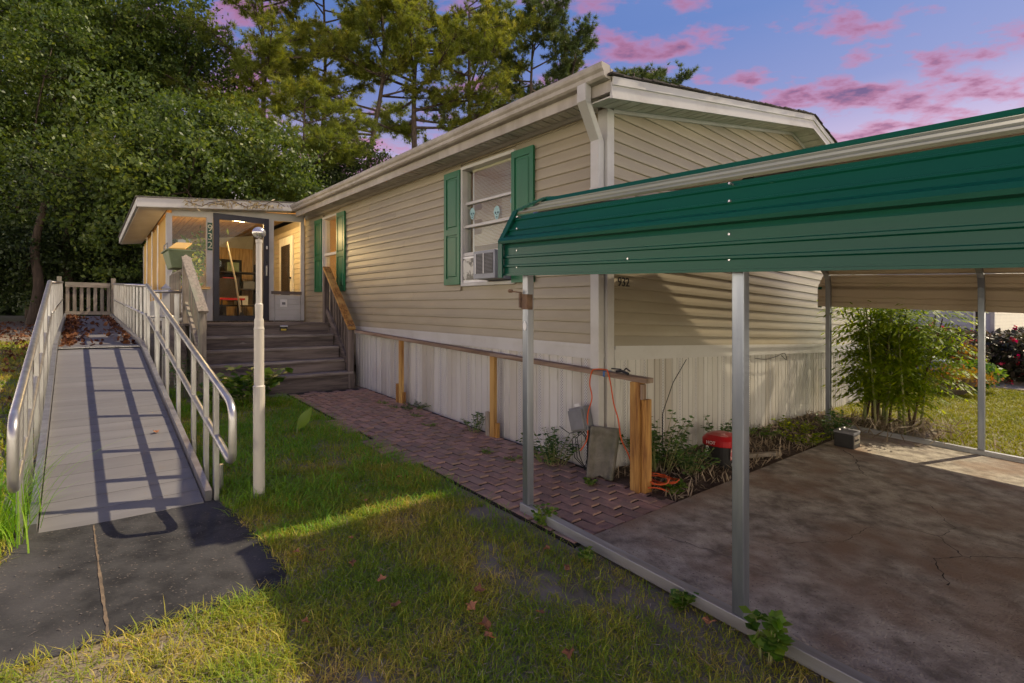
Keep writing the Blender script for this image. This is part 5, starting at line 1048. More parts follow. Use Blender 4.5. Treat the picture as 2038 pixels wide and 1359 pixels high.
def broad(name, label, bearing, depth, zc, rx, rzz, nleaf, L, mname, seed, group=None, trunk_r=0.16, lean=0.0, lobes=16, fork=True):
    rg = np.random.default_rng(seed); x, y = spot(bearing, depth); g = groundz(x, y); t = thing(name, label, 'tree', (x, y, g), group)
    cen = np.array([x + lean, y, zc]); R = np.array([rx, rx, rzz]); C, Rr = [], []
    dirs = unit(rg.normal(size=(lobes, 3))); lc = cen + dirs * R * rg.uniform(0.30, 0.78, (lobes, 1)); lr = rg.uniform(0.30, 0.52, lobes) * min(rx, rzz) * 1.05
    nc = int(nleaf / 42); w = lr ** 2 / (lr ** 2).sum(); li = rg.choice(lobes, nc, p=w); dd = unit(rg.normal(size=(nc, 3)) + np.array([0, 0, 0.15])); cc = lc[li] + dd * (lr[li] * rg.uniform(0.55, 1.12, nc) ** 0.7)[:, None]
    n = nc * 42; ci = np.repeat(np.arange(nc), 42); cr_ = rg.uniform(0.12, 0.36, nc); pos = cc[ci] + rg.normal(size=(n, 3)) * cr_[ci][:, None] * np.array([1, 1, 0.62]); pos = pos[pos[:, 2] > g + 0.3]; n = len(pos)
    out = unit(pos - cen); V, Fq = leaf_cloud(pos, L, 0.62, out, 0.7, rg); npmesh('crown', V, Fq, mname, t, rnd=np.clip(rg.beta(2, 2.6, n), 0, 1))
    m_ = MB(); base = Vector((x, y, g - 0.1)); tops = Vector((x + lean * 0.6, y, zc - rzz * 0.15)); tk = [base, base.lerp(tops, 0.3) + Vector((rg.normal() * .15, 0, 0)), base.lerp(tops, 0.65) + Vector((rg.normal() * .2, 0, 0)), tops]
    m_.tube(smooth_(tk, 4), [trunk_r * (1 - 0.6 * i / 12) for i in range(13)], 9)
    m_.build('trunk', 'bark', t, smooth=True); m_ = MB()
    for i in range(lobes):
        s0 = base.lerp(tops, rg.uniform(0.4, 0.97)); e = Vector(lc[i]); mdl = s0.lerp(e, 0.5) + Vector((rg.normal() * .3, rg.normal() * .3, 0.3)); P_ = smooth_([s0, mdl, e], 4); r_ = trunk_r * rg.uniform(0.25, 0.45); m_.tube(P_, [r_ * (1 - 0.75 * k / (len(P_) - 1)) for k in range(len(P_))], 6)
        for q in range(4):
            e2 = e + Vector(unit(rg.normal(size=(1, 3)))[0]) * lr[i] * 0.9; m_.tube([P_[-3], P_[-3].lerp(e2, .5) + Vector((0, 0, .1)), e2], [r_ * .4, r_ * .25, r_ * .1], 5)
    m_.build('limbs', 'bark', t, smooth=True); return t
def pine(label, bearing, depth, top, first, spread, nlimb, mname, seed, trunk_r=0.2, lean=0.0, group='pines behind the house', nl=0.30, dens=1.0):
    rg = np.random.default_rng(seed); x, y = spot(bearing, depth); g = groundz(x, y); t = thing('pine_tree', label, 'tree', (x, y, g), group)
    base = Vector((x, y, g - 0.1)); tops = Vector((x + lean, y + rg.normal() * .4, top)); H = top - g
    TK = smooth_([base, base.lerp(tops, .35) + Vector((rg.normal() * .25, 0, 0)), base.lerp(tops, .7) + Vector((rg.normal() * .3, 0, 0)), tops], 6); K = len(TK)
    MB().tube(TK, [trunk_r * (1 - .85 * i / (K - 1)) + .01 for i in range(K)], 9).build('trunk', 'bark_pine', t, smooth=True)
    m_ = MB(); tp, td = [], []
    for i in range(nlimb):
        f = (i + rg.uniform(0, 1)) / nlimb; z = first + (top - first) * f; h = (z - base.z) / (tops.z - base.z); p = TK[min(int(h * (K - 1)), K - 1)].lerp(TK[min(int(h * (K - 1)) + 1, K - 1)], (h * (K - 1)) % 1)
        az = rg.uniform(0, 2 * math.pi); L_ = spread * (0.45 + 0.75 * math.sin(math.pi * min(1, 0.25 + 0.72 * f))) * rg.uniform(0.6, 1.15); d = Vector((math.cos(az), math.sin(az), 0)); rise = rg.uniform(0.05, 0.45) + 0.5 * f
        m1 = p + d * L_ * .5 + UPV * L_ * rise * .25; e = p + d * L_ + UPV * L_ * rise * .75; P_ = smooth_([p, m1, e], 5); r_ = trunk_r * .32 * (1.1 - .6 * f); m_.tube(P_, [r_ * (1 - .8 * k / (len(P_) - 1)) + .006 for k in range(len(P_))], 6)
        ns = int((7 + L_ * 4.2) * dens)
        for q in range(ns):
            u = rg.uniform(0.35, 1.0); b_ = P_[min(int(u * (len(P_) - 1)), len(P_) - 1)]; az2 = az + rg.normal() * 1.0; l2 = rg.uniform(.35, 1.0) * (0.4 + .22 * L_); e2 = b_ + Vector((math.cos(az2), math.sin(az2), rg.uniform(-.1, .75))) * l2; m_.tube([b_, b_.lerp(e2, .5) + UPV * .05, e2], [.02, .014, .007], 4, cap=False)
            dv = (e2 - b_).normalized()
            for w in range(int(4 + l2 * 3)):
                v_ = b_.lerp(e2, rg.uniform(.4, 1.08)) + Vector(rg.normal(size=3) * .11); tp.append(v_); td.append(dv + UPV * .35)
    m_.build('limbs', 'bark_pine', t)
    tp = np.array([tuple(v) for v in tp]); td = unit(np.array([tuple(v) for v in td])); NN = 26; n = len(tp) * NN; ti = np.repeat(np.arange(len(tp)), NN)
    d = unit(td[ti] * rg.uniform(.25, 1.3, (n, 1)) + rg.normal(size=(n, 3)) * .75); s = unit(np.cross(d, rg.normal(size=(n, 3)))) * .015; l = nl * rg.uniform(.6, 1.15, (n, 1)); b = tp[ti] + rg.normal(size=(n, 3)) * .02
    V = np.empty((n, 3, 3)); V[:, 0] = b - s; V[:, 1] = b + s; V[:, 2] = b + d * l; npmesh('needles', V.reshape(-1, 3), np.arange(n * 3).reshape(n, 3), mname, t, rnd=np.repeat(np.clip(rg.beta(2, 2, len(tp)), 0, 1), NN)); return t

# ================================================================== TREES
bt_ = lambda px: (px - 1019) / 1019
broad('broadleaf_tree', 'broad dense evergreen oak right behind the sun porch roof', bt_(400), 19.5, 5.3, 4.3, 3.9, 60000, 0.135, 'leaf_oak', 3, 'broadleaf trees behind the porch', 0.2, lobes=22)
broad('broadleaf_tree', 'tall leafy tree at the left edge above the ramp gate', bt_(60), 21, 6.4, 4.4, 6.2, 82000, 0.145, 'leaf_oak', 5, 'broadleaf trees behind the porch', 0.17, lobes=24)
broad('broadleaf_tree', 'high tree crown rising behind the oak with blue gaps beside it', bt_(300), 26, 12.5, 4.8, 4.8, 56000, 0.17, 'leaf_oak', 8, 'broadleaf trees behind the porch', 0.2, lobes=20)
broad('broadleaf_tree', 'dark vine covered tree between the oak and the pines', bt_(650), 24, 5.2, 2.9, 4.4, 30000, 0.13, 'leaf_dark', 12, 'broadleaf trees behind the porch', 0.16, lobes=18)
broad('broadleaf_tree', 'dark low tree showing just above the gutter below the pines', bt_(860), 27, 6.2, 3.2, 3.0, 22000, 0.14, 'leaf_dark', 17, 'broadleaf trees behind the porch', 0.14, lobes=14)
broad('understory_tree', 'small dark holly at the wood edge left of the gate', bt_(95), 18.5, 2.0, 2.0, 2.1, 16000, 0.11, 'leaf_dark', 21, 'dark understory trees', 0.09, lobes=12)
broad('understory_tree', 'small dark holly at the wood edge behind the gate', bt_(215), 20.0, 2.1, 2.1, 2.2, 16000, 0.11, 'leaf_dark', 23, 'dark understory trees', 0.09, lobes=12)
broad('understory_tree', 'dark holly at the far left edge of the woods', bt_(-60), 17.5, 2.0, 2.0, 2.2, 15000, 0.11, 'leaf_dark', 24, 'dark understory trees', 0.09, lobes=12)
for b_, d_, l_ in ((bt_(62), 17.2, 'slim leaning bare trunk at the wood edge left of the ramp'), (bt_(122), 18.6, 'second slim trunk leaning right behind the ramp rails')):
    x, y = spot(b_, d_); g = groundz(x, y); t = thing('slim_tree', l_, 'tree', (x, y, g)); MB().tube(smooth_([(x, y, g - .1), (x + .25, y, g + 1.3), (x + .12, y, g + 2.6), (x + .5, y, g + 4.2)], 5), [.17 - .005 * i for i in range(16)], 9).build('trunk', 'bark', t, smooth=True)
    V, Fq = leaf_cloud(np.array([x + .5, y, g + 4.6]) + RNG.normal(size=(1500, 3)) * np.array([.7, .7, .6]), .12, .6); npmesh('crown', V, Fq, 'leaf_dark', t, rnd=RNG.random(1500))
pine('tall yellow green pine with its trunk beside the porch oak', bt_(520), 27, 19, 8.0, 3.3, 34, 'needle', 31, .2)
pine('bushy low pine bough cluster right of the porch oak', bt_(600), 22, 9.5, 3.2, 2.1, 22, 'needle', 32, .12)
pine('pine crown filling the top edge between oak and tall trunk', bt_(640), 31, 21, 12.0, 3.4, 26, 'needle', 33, .2)
broad('broadleaf_tree', 'leafy crown filling the top left corner of the woods', bt_(120), 27, 14.0, 5.2, 5.2, 56000, 0.17, 'leaf_oak', 9, 'broadleaf trees behind the porch', 0.2, lobes=20)
pine('tall pine with a long straight trunk left of the pink gap', bt_(738), 29, 21, 9.0, 3.4, 30, 'needle', 34, .2)
pine('open pine whose bare trunk stands right of the pink gap', bt_(822), 30, 20, 10.0, 4.2, 32, 'needle', 37, .26, .6)
pine('spreading pine with sunlit needles left of the blue sky', bt_(935), 31, 18.5, 9.0, 3.6, 30, 'needle', 41, .22)
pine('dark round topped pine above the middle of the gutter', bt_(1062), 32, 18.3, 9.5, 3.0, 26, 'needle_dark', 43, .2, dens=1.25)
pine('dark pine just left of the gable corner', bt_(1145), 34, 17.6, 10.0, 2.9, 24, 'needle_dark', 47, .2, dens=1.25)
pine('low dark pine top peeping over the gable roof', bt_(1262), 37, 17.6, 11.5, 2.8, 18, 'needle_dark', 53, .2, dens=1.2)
# dim wood further back, a mass nobody could count
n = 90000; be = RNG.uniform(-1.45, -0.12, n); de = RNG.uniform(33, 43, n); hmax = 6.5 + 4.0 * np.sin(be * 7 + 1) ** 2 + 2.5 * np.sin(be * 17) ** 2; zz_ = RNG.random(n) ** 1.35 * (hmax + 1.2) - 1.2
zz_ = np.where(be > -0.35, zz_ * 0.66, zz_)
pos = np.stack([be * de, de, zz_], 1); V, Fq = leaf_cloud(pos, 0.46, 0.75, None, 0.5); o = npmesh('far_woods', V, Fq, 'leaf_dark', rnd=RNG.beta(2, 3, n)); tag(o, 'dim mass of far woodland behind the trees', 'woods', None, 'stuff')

# ================================================================== NEIGHBOUR
nh = thing('neighbor_house', 'neighbouring house with shade tinted blue grey siding beyond the flower bed', 'house', WF(0.5, 18, -1.7))
NA, NB = -0.72, 16.0; gN = gz(NA, NB); 
MB().box(WF, NA, 9, NB, 24, gN - .1, 1.9).build('wall', 'siding_shade_blue', nh); nwl = [o for o in nh.children][0]
for j in range(30):
    z = gN + 0.25 + j * 0.105
    MB().loft([WF(NA, NB + d, q) for d, q in ((0, z), (-.016, z), (-.002, z + .103), (0, z + .103))], [WF(9, NB + d, q) for d, q in ((0, z), (-.016, z), (-.002, z + .103), (0, z + .103))]).build('siding_board', 'siding_shade_blue', nwl)
    MB().loft([WF(NA + d, NB, q) for d, q in ((0, z), (-.016, z), (-.002, z + .103), (0, z + .103))], [WF(NA + d, 24, q) for d, q in ((0, z), (-.016, z), (-.002, z + .103), (0, z + .103))]).build('siding_board', 'siding_beige', nwl)  # sunlit wall: warmth of the light put into the board colour
MB().box(WF, NA - .03, NA + .06, NB - .03, NB + .06, gN, 1.9).build('corner_trim', 'vinyl_white', nh)
MB().box(WF, NA + .15, NA + .42, NB - .04, NB - .018, -0.75, 0.9).build('window', 'white_plastic', nh); wn_ = [o for o in nh.children if o.name.startswith('window')][0]; MB().box(WF, NA + .2, NA + .37, NB - .045, NB - .041, -0.70, 0.85).build('pane', 'dark_stuff', wn_)
m_ = MB(); m_.prism([WF(NA - .3, NB - .4, 1.9), WF(NA - .3, 24.4, 1.9), WF(NA - .3, 20, 2.9)], A3 * 10); m_.build('roof', 'shingle_grey', nh)
tag(MB().box(GF, -2.6, -1.05, 12.4, 18.0, -.05, 0.02).build('plank_path', 'wood_greyA'), 'grey boardwalk leading to the neighbouring house', None, None, 'structure')
def bush(name, label, a, b, rx, h, n, L, mname, seed, cat='shrub', petals=0, stem='stem_brown', wr=.6, z0=.05, group=None, pm='petal'):
    rg = np.random.default_rng(seed); p = GF(a, b, 0); t = thing(name, label, cat, p, group); u = unit(rg.normal(size=(n, 3))); r = rg.uniform(.35, 1, (n, 1)) ** .6; pos = np.array(p) + np.array([0, 0, z0 + h / 2]) + u * r * np.array([rx, rx, h / 2]) * (1 + .18 * np.sin(u[:, :1] * 6 + seed) * np.cos(u[:, 1:2] * 5))
    V, Fq = leaf_cloud(pos, L, wr, u, .6, rg); npmesh('foliage', V, Fq, mname, t, rnd=rg.random(n)); m_ = MB()
    for i in range(7): e = Vector(pos[i]); m_.tube([p + Vector((rg.normal() * .04, rg.normal() * .04, -.02)), Vector(p).lerp(e, .5) + UPV * .06, e], [.008, .006, .003], 5)
    m_.build('stems', stem, t)
    if petals:
        k = rg.choice(n, petals, False); pc = np.repeat(pos[k] + u[k] * .05, 9, 0) + rg.normal(size=(petals * 9, 3)) * .03; V, Fq = leaf_cloud(pc, .075, .8, None, 0, rg); tag(npmesh('flowers', V, Fq, pm, t, rnd=rg.random(len(pc))), None, None, None, 'stuff')
    return t
bush('rose_bush', 'tall shrub with pink flowers beside the neighbouring wall', -0.15, 12.6, .9, 1.30, 4200, .11, 'leaf_burgundy', 61, petals=80)
bush('canna_bed', 'dark leaved flower bed with red blooms at the right edge', -1.05, 14.2, 1.25, 1.25, 5200, .14, 'leaf_burgundy', 62, petals=60)
bush('canna_bed', 'dark leaved bush at the right edge behind the boardwalk', -1.75, 15.4, 1.2, 1.35, 3600, .14, 'leaf_burgundy', 66, petals=18)
bush('low_shrub', 'round yellow green shrub beside the second far carport post', -0.98, 11.1, .42, .62, 1300, .10, 'leaf_shrub', 63)
bush('orange_flowers', 'small orange flower cluster above the round green shrub', -0.85, 11.6, .3, .95, 600, .10, 'leaf_orange', 67)
pt = thing('round_planter', 'round brown planter spilling orange and green foliage', 'planter', GF(-0.72, 9.95, 0)); MB().lathe(GF(-0.72, 9.95, 0), [(.24, 0), (.36, .1), (.45, .30), (.47, .33), (.42, .33), (.40, .28)], 24).build('pot', 'tub_concrete', pt, smooth=False)
rg = np.random.default_rng(5); pos = np.array(GF(-.85, 9.9, .36)) + rg.normal(size=(1700, 3)) * np.array([.25, .2, .085]); V, Fq = leaf_cloud(pos, .075, .5); npmesh('foliage', V, Fq, 'leaf_orange', pt, rnd=rg.random(1700))
orn = thing('garden_ornament', 'pair of blue and white garden figures behind the round planter', 'ornament', GF(-0.35, 10.6, 0))
for k, (a, b, s_) in enumerate(((-0.28, 10.5, 1.0), (-0.52, 10.75, .9))):
    c_ = GF(a, b, 0); MB().lathe(c_, [(.13 * s_, 0), (.2 * s_, .2 * s_), (.19 * s_, .42 * s_), (.08 * s_, .56 * s_)], 16).build('body', 'statue_blue', orn, smooth=True); m_ = MB(); m_.lathe(c_ + UPV * .56 * s_, [(.05, 0), (.17 * s_, .05), (.18 * s_, .09), (.05, .14)], 16); m_.build('hat', 'statue_white', orn, smooth=True)

# ================================================================== TALL PLANTS BY THE FAR POST
tp_ = thing('tall_plant_clump', 'clump of tall cane stemmed plants with drooping light green leaves beside the far carport post', 'plant', GF(-0.85, 4.75, 0))
rg = np.random.default_rng(77); m_ = MB(); LV, LF, LR = [], [], []; nv = 0
for i in range(21):
    a = -0.62 - rg.uniform(0, .75) * .9; b = 4.42 + rg.uniform(0, .85); p = GF(a, b, -.02); h = rg.uniform(1.35, 1.95); la, lb = rg.normal() * .16 - .05, rg.normal() * .12 + .15 * (b - 4.8)
    P_ = smooth_([p, GF(a + la * .3, b + lb * .3, h * .35), GF(a + la * .7, b + lb * .7, h * .7), GF(a + la, b + lb, h)], 4); m_ = MB(); m_.tube(P_, [.017 - .0008 * k for k in range(len(P_))], 7); m_.build('cane', 'stem_green' if i % 3 else 'stem_brown', tp_, smooth=True)
    for q in range(52):
        u = rg.uniform(.28, 1.0); o_ = P_[min(int(u * (len(P_) - 1)), len(P_) - 1)]; az = rg.uniform(0, 2 * math.pi); l = rg.uniform(.25, .55); d = Vector((math.cos(az), math.sin(az), rg.uniform(-.1, .5))); tip = o_ + d * l - UPV * .10
        for k in range(11):
            f = .25 + .75 * k / 10; c_ = o_.lerp(tip, f) + UPV * .07 * math.sin(f * 3); sd = 1 if k % 2 else -1; dv = (d * .6 + Vector((-d.y, d.x, 0)) * sd * .8 - UPV * rg.uniform(.2, .7)).normalized() * rg.uniform(.05, .09); sv = dv.cross(UPV).normalized() * .014
            LV += [tuple(c_), tuple(c_ + dv + sv), tuple(c_ + dv * 2), tuple(c_ + dv - sv)]; LF.append((nv, nv + 1, nv + 2, nv + 3)); nv += 4; LR.append(min(1, max(0, rg.normal() * .2 + .45)))
npmesh('foliage', np.array(LV), np.array(LF), 'leaf_tall', tp_, rnd=LR)
n = 520; pos = np.array(GF(-.95, 4.7, .05)) + rg.normal(size=(n, 3)) * np.array([.42, .36, .035]); pos[:, 2] = np.maximum(pos[:, 2], -1.44); V, Fq = leaf_cloud(pos, .22, .07); o = npmesh('dead_stalks', V, Fq, 'straw', rnd=rg.random(n)); tag(o, 'dry stalks and dead leaves round the foot of the tall plants', 'stalks', None, 'stuff')

for nm_, c_, sp in (('plant_stand', WF(8.62, -1.92, .95), .13), ('hanging_basket', WF(9.6, -1.55, 1.36), .15)):
    par = bpy.data.objects[nm_]; pos = np.array(c_) + RNG.normal(size=(260, 3)) * np.array([sp, sp, sp * 1.2]); V, Fq = leaf_cloud(pos, .12, .45); npmesh('foliage', V, Fq, 'leaf_shrub', par, rnd=RNG.random(260))
# ================================================================== WEEDS AND LOW PLANTS
def weed(name, label, a, b, h, n, spread, L, mname, seed, nl=16, cat='plant', wr=.5, group=None, z0=0.0):
    rg = np.random.default_rng(seed); base = GF(a, b, z0); t = thing(name, label, cat, base, group); LV, LF, LR = [], [], []; nv = 0; m_ = MB()
    for i in range(n):
        az = rg.uniform(0, 2 * math.pi); rr_ = spread * math.sqrt(rg.uniform(0, 1)); p = base + Vector((math.cos(az) * rr_ * .35, math.sin(az) * rr_ * .35, -.02)); hh = h * rg.uniform(.55, 1.1); e = base + Vector((math.cos(az) * rr_ * 1.1, math.sin(az) * rr_ * 1.1, hh)); P_ = smooth_([p, p.lerp(e, .5) + UPV * hh * .15, e], 4); m_.tube(P_, [.004 - .0003 * k for k in range(len(P_))], 4)
        for q in range(nl):
            u = rg.uniform(.25, 1); o_ = P_[min(int(u * (len(P_) - 1) + .5), len(P_) - 1)]; az2 = rg.uniform(0, 2 * math.pi); l = L * rg.uniform(.6, 1.2); d = Vector((math.cos(az2), math.sin(az2), rg.uniform(-.25, .45))).normalized() * l; sv = d.cross(UPV + Vector(rg.normal(size=3) * .4)).normalized() * l * wr * .5
            LV += [tuple(o_), tuple(o_ + d * .55 + sv), tuple(o_ + d), tuple(o_ + d * .55 - sv)]; LF.append((nv, nv + 1, nv + 2, nv + 3)); nv += 4; LR.append(rg.random())
    m_.build('stems', 'stem_green', t); npmesh('leaves', np.array(LV), np.array(LF), mname, t, rnd=LR); return t
weed('weed_clump', 'leafy weeds at the foot of the skirting beside the first carport post', 0.45, -0.22, .26, 34, .30, .05, 'leaf_weed', 91)
weed('weed_clump', 'tall dark weeds right of the last orange brown post', -0.22, 0.42, .48, 40, .34, .055, 'leaf_weed', 92, nl=22)
weed('weed_clump', 'weeds spilling over the soil behind the orange brown end post', -0.40, 0.62, .26, 30, .28, .05, 'leaf_weed', 93)
weed('weed_clump', 'small weed at the foot of the middle handrail post', 1.72, -0.16, .2, 12, .16, .045, 'leaf_weed', 94)
weed('weed_clump', 'low weeds under the first handrail post from the steps', 3.15, -0.18, .08, 22, .3, .035, 'leaf_weed', 95)
weed('weed_clump', 'green weed behind the red lidded tub', -0.25, 1.60, .34, 22, .2, .055, 'leaf_weed', 96)
weed('weed_clump', 'low weeds along the sunlit soil near the battery', -0.62, 2.72, .12, 22, .26, .05, 'leaf_tall', 97)
weed('weed_clump', 'dark bushy weed behind the battery', -0.72, 3.35, .34, 26, .2, .06, 'leaf_weed', 98)
weed('weed_clump', 'low green weeds at the foot of the far skirting', -0.2, 2.55, .14, 18, .22, .045, 'leaf_shrub', 99)
weed('weed_clump', 'low weeds on the sunlit soil beside the far skirting', -0.3, 3.3, .14, 22, .3, .05, 'leaf_tall', 100)
weed('seedling', 'leafy seedling growing over the near base rail closest to the first post', -0.46, -1.19, .13, 9, .08, .035, 'leaf_shrub', 101, wr=.8)
weed('seedling', 'tiny bright seedling outside the base rail between the two posts', -0.92, -1.32, .06, 6, .05, .03, 'leaf_shrub', 102, wr=.8)
weed('seedling', 'small bright seedling on the base rail just left of the second post', -1.50, -1.28, .07, 7, .05, .04, 'leaf_shrub', 103, wr=.8)
weed('seedling', 'tall leafy seedling against the base rail right of the second post', -1.93, -1.34, .19, 8, .07, .055, 'leaf_shrub', 104, wr=.85)
weed('seedling', 'little plant at the corner of the slab and the soil bed', -0.62, 0.10, .07, 8, .10, .05, 'leaf_shrub', 105, wr=.8)
weed('seedling', 'low weed between bricks under the splash block', -0.12, -0.36, .05, 8, .07, .03, 'leaf_shrub', 106, wr=.8)
weed('leafy_shrub', 'bright green broad leaved shrub at the foot of the steps', 4.45, -1.80, .46, 30, .40, .13, 'leaf_shrub', 111, nl=11, wr=.8)
weed('leafy_shrub', 'small green plant between the shrub and the ramp', 4.35, -2.35, .28, 12, .2, .10, 'leaf_shrub', 113, nl=9, wr=.8)
weed('creeper', 'thin dark leaved creeper under the porch rail beside the ramp', 5.1, -2.45, .6, 16, .22, .06, 'leaf_weed', 114, nl=18)
for k, a in enumerate((2.7, 2.2, 1.05, 3.6, 0.75)): weed('moss_tuft', ('tiny green tuft on the path ' + ('near the first handrail post', 'midway between the two handrail posts', 'right of the middle handrail post', 'closest to the steps', 'closest to the first carport post')[k]), a, -0.35 - .1 * (k % 3), .035, 10, .09, .03, 'leaf_shrub', 120 + k, nl=8, group='green tufts between the bricks')
# one big arrow shaped leaf
bl_ = thing('elephant_ear_leaf', 'single large bright green leaf standing in the grass', 'plant', GF(2.56, -1.82, 0)); c_ = GF(2.56, -1.82, 0.0); ud = (UPV * .8 + A3 * -.25 + B3 * .45).normalized(); sd = ud.cross(Vector((0.2, -1, .3))).normalized(); m_ = MB(); prof = [(0, .02), (.25, .34), (.5, .40), (.75, .26), (1, .01)]; Lh = .26
row = []
for u, w in prof: row.append((c_ + UPV * .06 + ud * Lh * u - sd * w * Lh * .55 + Vector((0, .015, 0)), c_ + UPV * .06 + ud * Lh * u, c_ + UPV * .06 + ud * Lh * u + sd * w * Lh * .55 + Vector((0, .015, 0))))
V = [tuple(v) for r in row for v in r]; Fq = []
for i in range(4):
    for j in range(2): Fq.append((i * 3 + j, i * 3 + j + 1, i * 3 + j + 4, i * 3 + j + 3))
npmesh('blade', np.array(V), np.array(Fq), 'leaf_shrub', bl_, rnd=[.75] * len(Fq)); MB().tube([c_ - UPV * .02, c_ + UPV * .07], .006, 6).build('stalk', 'stem_green', bl_)

# ================================================================== GRASS
def _vn(x, y, s, g):
    u = x / s; v = y / s; i = np.floor(u).astype(int); j = np.floor(v).astype(int); fu = u - i; fv = v - j; fu = fu * fu * (3 - 2 * fu); fv = fv * fv * (3 - 2 * fv)
    G = lambda p, q: g[p % 64, q % 64]; return (G(i, j) * (1 - fu) + G(i + 1, j) * fu) * (1 - fv) + (G(i, j + 1) * (1 - fu) + G(i + 1, j + 1) * fu) * fv
def vnoise(x, y, s, seed):
    g = np.random.default_rng(seed).random((64, 64)); xr, yr = x * .82 + y * .57, y * .82 - x * .57
    w = _vn(xr + 7, yr, s * .6, g) * .6 * s; return np.clip(.5 + 1.25 * (.5 * _vn(xr + w, yr - w, s, g) + .3 * _vn(yr + 3, xr + w, s * .43, g) + .2 * _vn(x + 5, y, s * .19, g) - .5), 0, 1)
def grass(name, label, a0, a1, b0, b1, dens, hmin, hmax, width, mname, seed, keep, dead=None, dmax=99, dmin=0, kind='stuff', bend=1.15, flat=0.0):
    rg = np.random.default_rng(seed); n = int((a1 - a0) * (b1 - b0) * dens); a = rg.uniform(a0, a1, n); b = rg.uniform(b0, b1, n); x = C0.x + a * AX.x + b * BX.x; y = C0.y + a * AX.y + b * BX.y; dist = np.hypot(x, y)
    k = (y > 1.1) & (np.abs(x) < y * 1.25 + .4) & (dist < dmax) & (dist >= dmin) & keep(a, b, rg); a, b, x, y = a[k], b[k], x[k], y[k]; n = len(a)
    z = -1.374 + .05 * np.clip(a, -9, 28) - .015 * np.clip(b, -25, 25) - .022; clump = vnoise(a, b, .35, seed + 1); h = (hmin + (hmax - hmin) * rg.random(n)) * (.55 + .9 * clump); az = rg.uniform(0, 2 * np.pi, n); ln = h * rg.uniform(.2, bend, n) + flat * h; h = h * rg.uniform(.45, 1.0, n); dx, dy = np.cos(az), np.sin(az); w = width * rg.uniform(.6, 1.2, n); sx, sy = -dy * w, dx * w
    V = np.empty((n, 5, 3)); 
    for q, (fu, fz, sgn) in enumerate(((0, 0, -1), (0, 0, 1), (.45, .62, .8), (.45, .62, -.8), (1.5, .95, 0))):
        V[:, q, 0] = x + dx * ln * fu + sx * sgn; V[:, q, 1] = y + dy * ln * fu + sy * sgn; V[:, q, 2] = z + h * fz
    I = np.arange(n) * 5; F1 = np.stack([I, I + 1, I + 2, I + 3], 1); F2 = np.stack([I + 3, I + 2, I + 4, I + 4], 1)
    # two-segment blades as triangles
    T = np.concatenate([np.stack([I, I + 1, I + 2], 1), np.stack([I, I + 2, I + 3], 1), np.stack([I + 3, I + 2, I + 4], 1)]); r = np.clip(rg.normal(.42, .22, n) + (dead(a, b) if dead else 0), 0, 1); o = npmesh(name, V.reshape(-1, 3), T, mname, rnd=np.concatenate([r, r, r])); return tag(o, label, None, None, kind)
def in_pad(a, b): return (a > -0.19) & (a < 1.30) & (b < -2.70 - .06 * np.clip(a, 0, 2)) & (b > -6.5) & ~((b < -3.85) & (a > .80 + .0 * b))
def keep_front(a, b, rg):
    j = rg.normal(0, .035, len(a)); ok = ~((a < -0.70) & (b > -1.21)) & ~((a > -0.78) & (a < 4.9) & (b > -1.285 + j)) & ~((a > 4.75) & (b > -2.45)) & ~in_pad(a + j * .7, b + j * .5) & ~((a > 1.15) & (a < 14) & (b > -3.82) & (b < -2.78))
    bare = vnoise(a, b, .55, 3) * .6 + vnoise(a, b, .17, 4) * .4; strip = np.clip((b + 1.95) / .6, 0, 1) * (a < 0.1); ok &= rg.random(len(a)) > np.clip((bare - .52) * 3.2, 0, .7) * np.where(a > .6, .35, 1.0) + strip * .62
    return ok
def dead_front(a, b): return .12 * np.clip(1 - (a + .2) / .9, 0, 1) - .06 + .5 * (vnoise(a, b, .6, 9) - .5) - .12 * (a > 1.2)
grass('lawn_grass', 'patchy short grass between the ramp, the path and the carport', -3.2, 6.0, -6.0, -1.1, 11500, .026, .070, .0024, 'grass', 201, keep_front, dead_front, 4.6)
grass('lawn_grass', 'thin grass beyond the lamp pole up to the steps', 0.5, 5.2, -2.9, -1.2, 4200, .025, .065, .0032, 'grass', 208, keep_front, None, 9, 4.5)
grass('lawn_grass', 'greener grass between the ramp and the brick path', 0.3, 6.0, -2.9, -1.15, 2600, .045, .12, .0028, 'grass_green', 202, lambda a, b, rg: keep_front(a, b, rg) & (vnoise(a, b, .4, 6) > .40), None, 9)
grass('lawn_grass', 'grass left of the ramp running back to the trees', 0.5, 18, -14, -3.75, 900, .03, .09, .007, 'grass', 203, keep_front, lambda a, b: .15 * np.ones_like(a), 17, 4.0)
grass('lawn_grass', 'sunny yellow green lawn beyond the carport', -8, 1.2, 4.22, 14, 1900, .03, .075, .006, 'grass_sunny', 204, lambda a, b, rg: (rg.random(len(a)) > .05) & ~((a > -1.45) & (a < -.45) & (b < 5.35)) & ~((a > -2.6) & (a < -1.0) & (b > 12.3)), None, 16)
grass('lawn_grass', 'strip of grass inside the far base rail', -1.75, -0.75, 3.62, 4.02, 1500, .02, .06, .0035, 'grass_sunny', 205, lambda a, b, rg: (rg.random(len(a)) < np.clip((a + 1.7) / .5, 0, 1)), None, 16)
def sparse(a, b, rg): return rg.random(len(a)) < .5
grass('weed_fringe', 'grass creeping over the edge of the brick path', -0.6, 4.7, -1.36, -1.18, 900, .03, .09, .0026, 'grass_green', 206, lambda a, b, rg: vnoise(a, b, .22, 15) > .5, None, 9)
grass('pad_fringe', 'dry grass edging the concrete pad', -0.28, -0.12, -4.2, -2.72, 2600, .03, .07, .002, 'grass', 207, lambda a, b, rg: vnoise(a, b, .12, 16) > .3, lambda a, b: .35 * np.ones_like(a), 9)
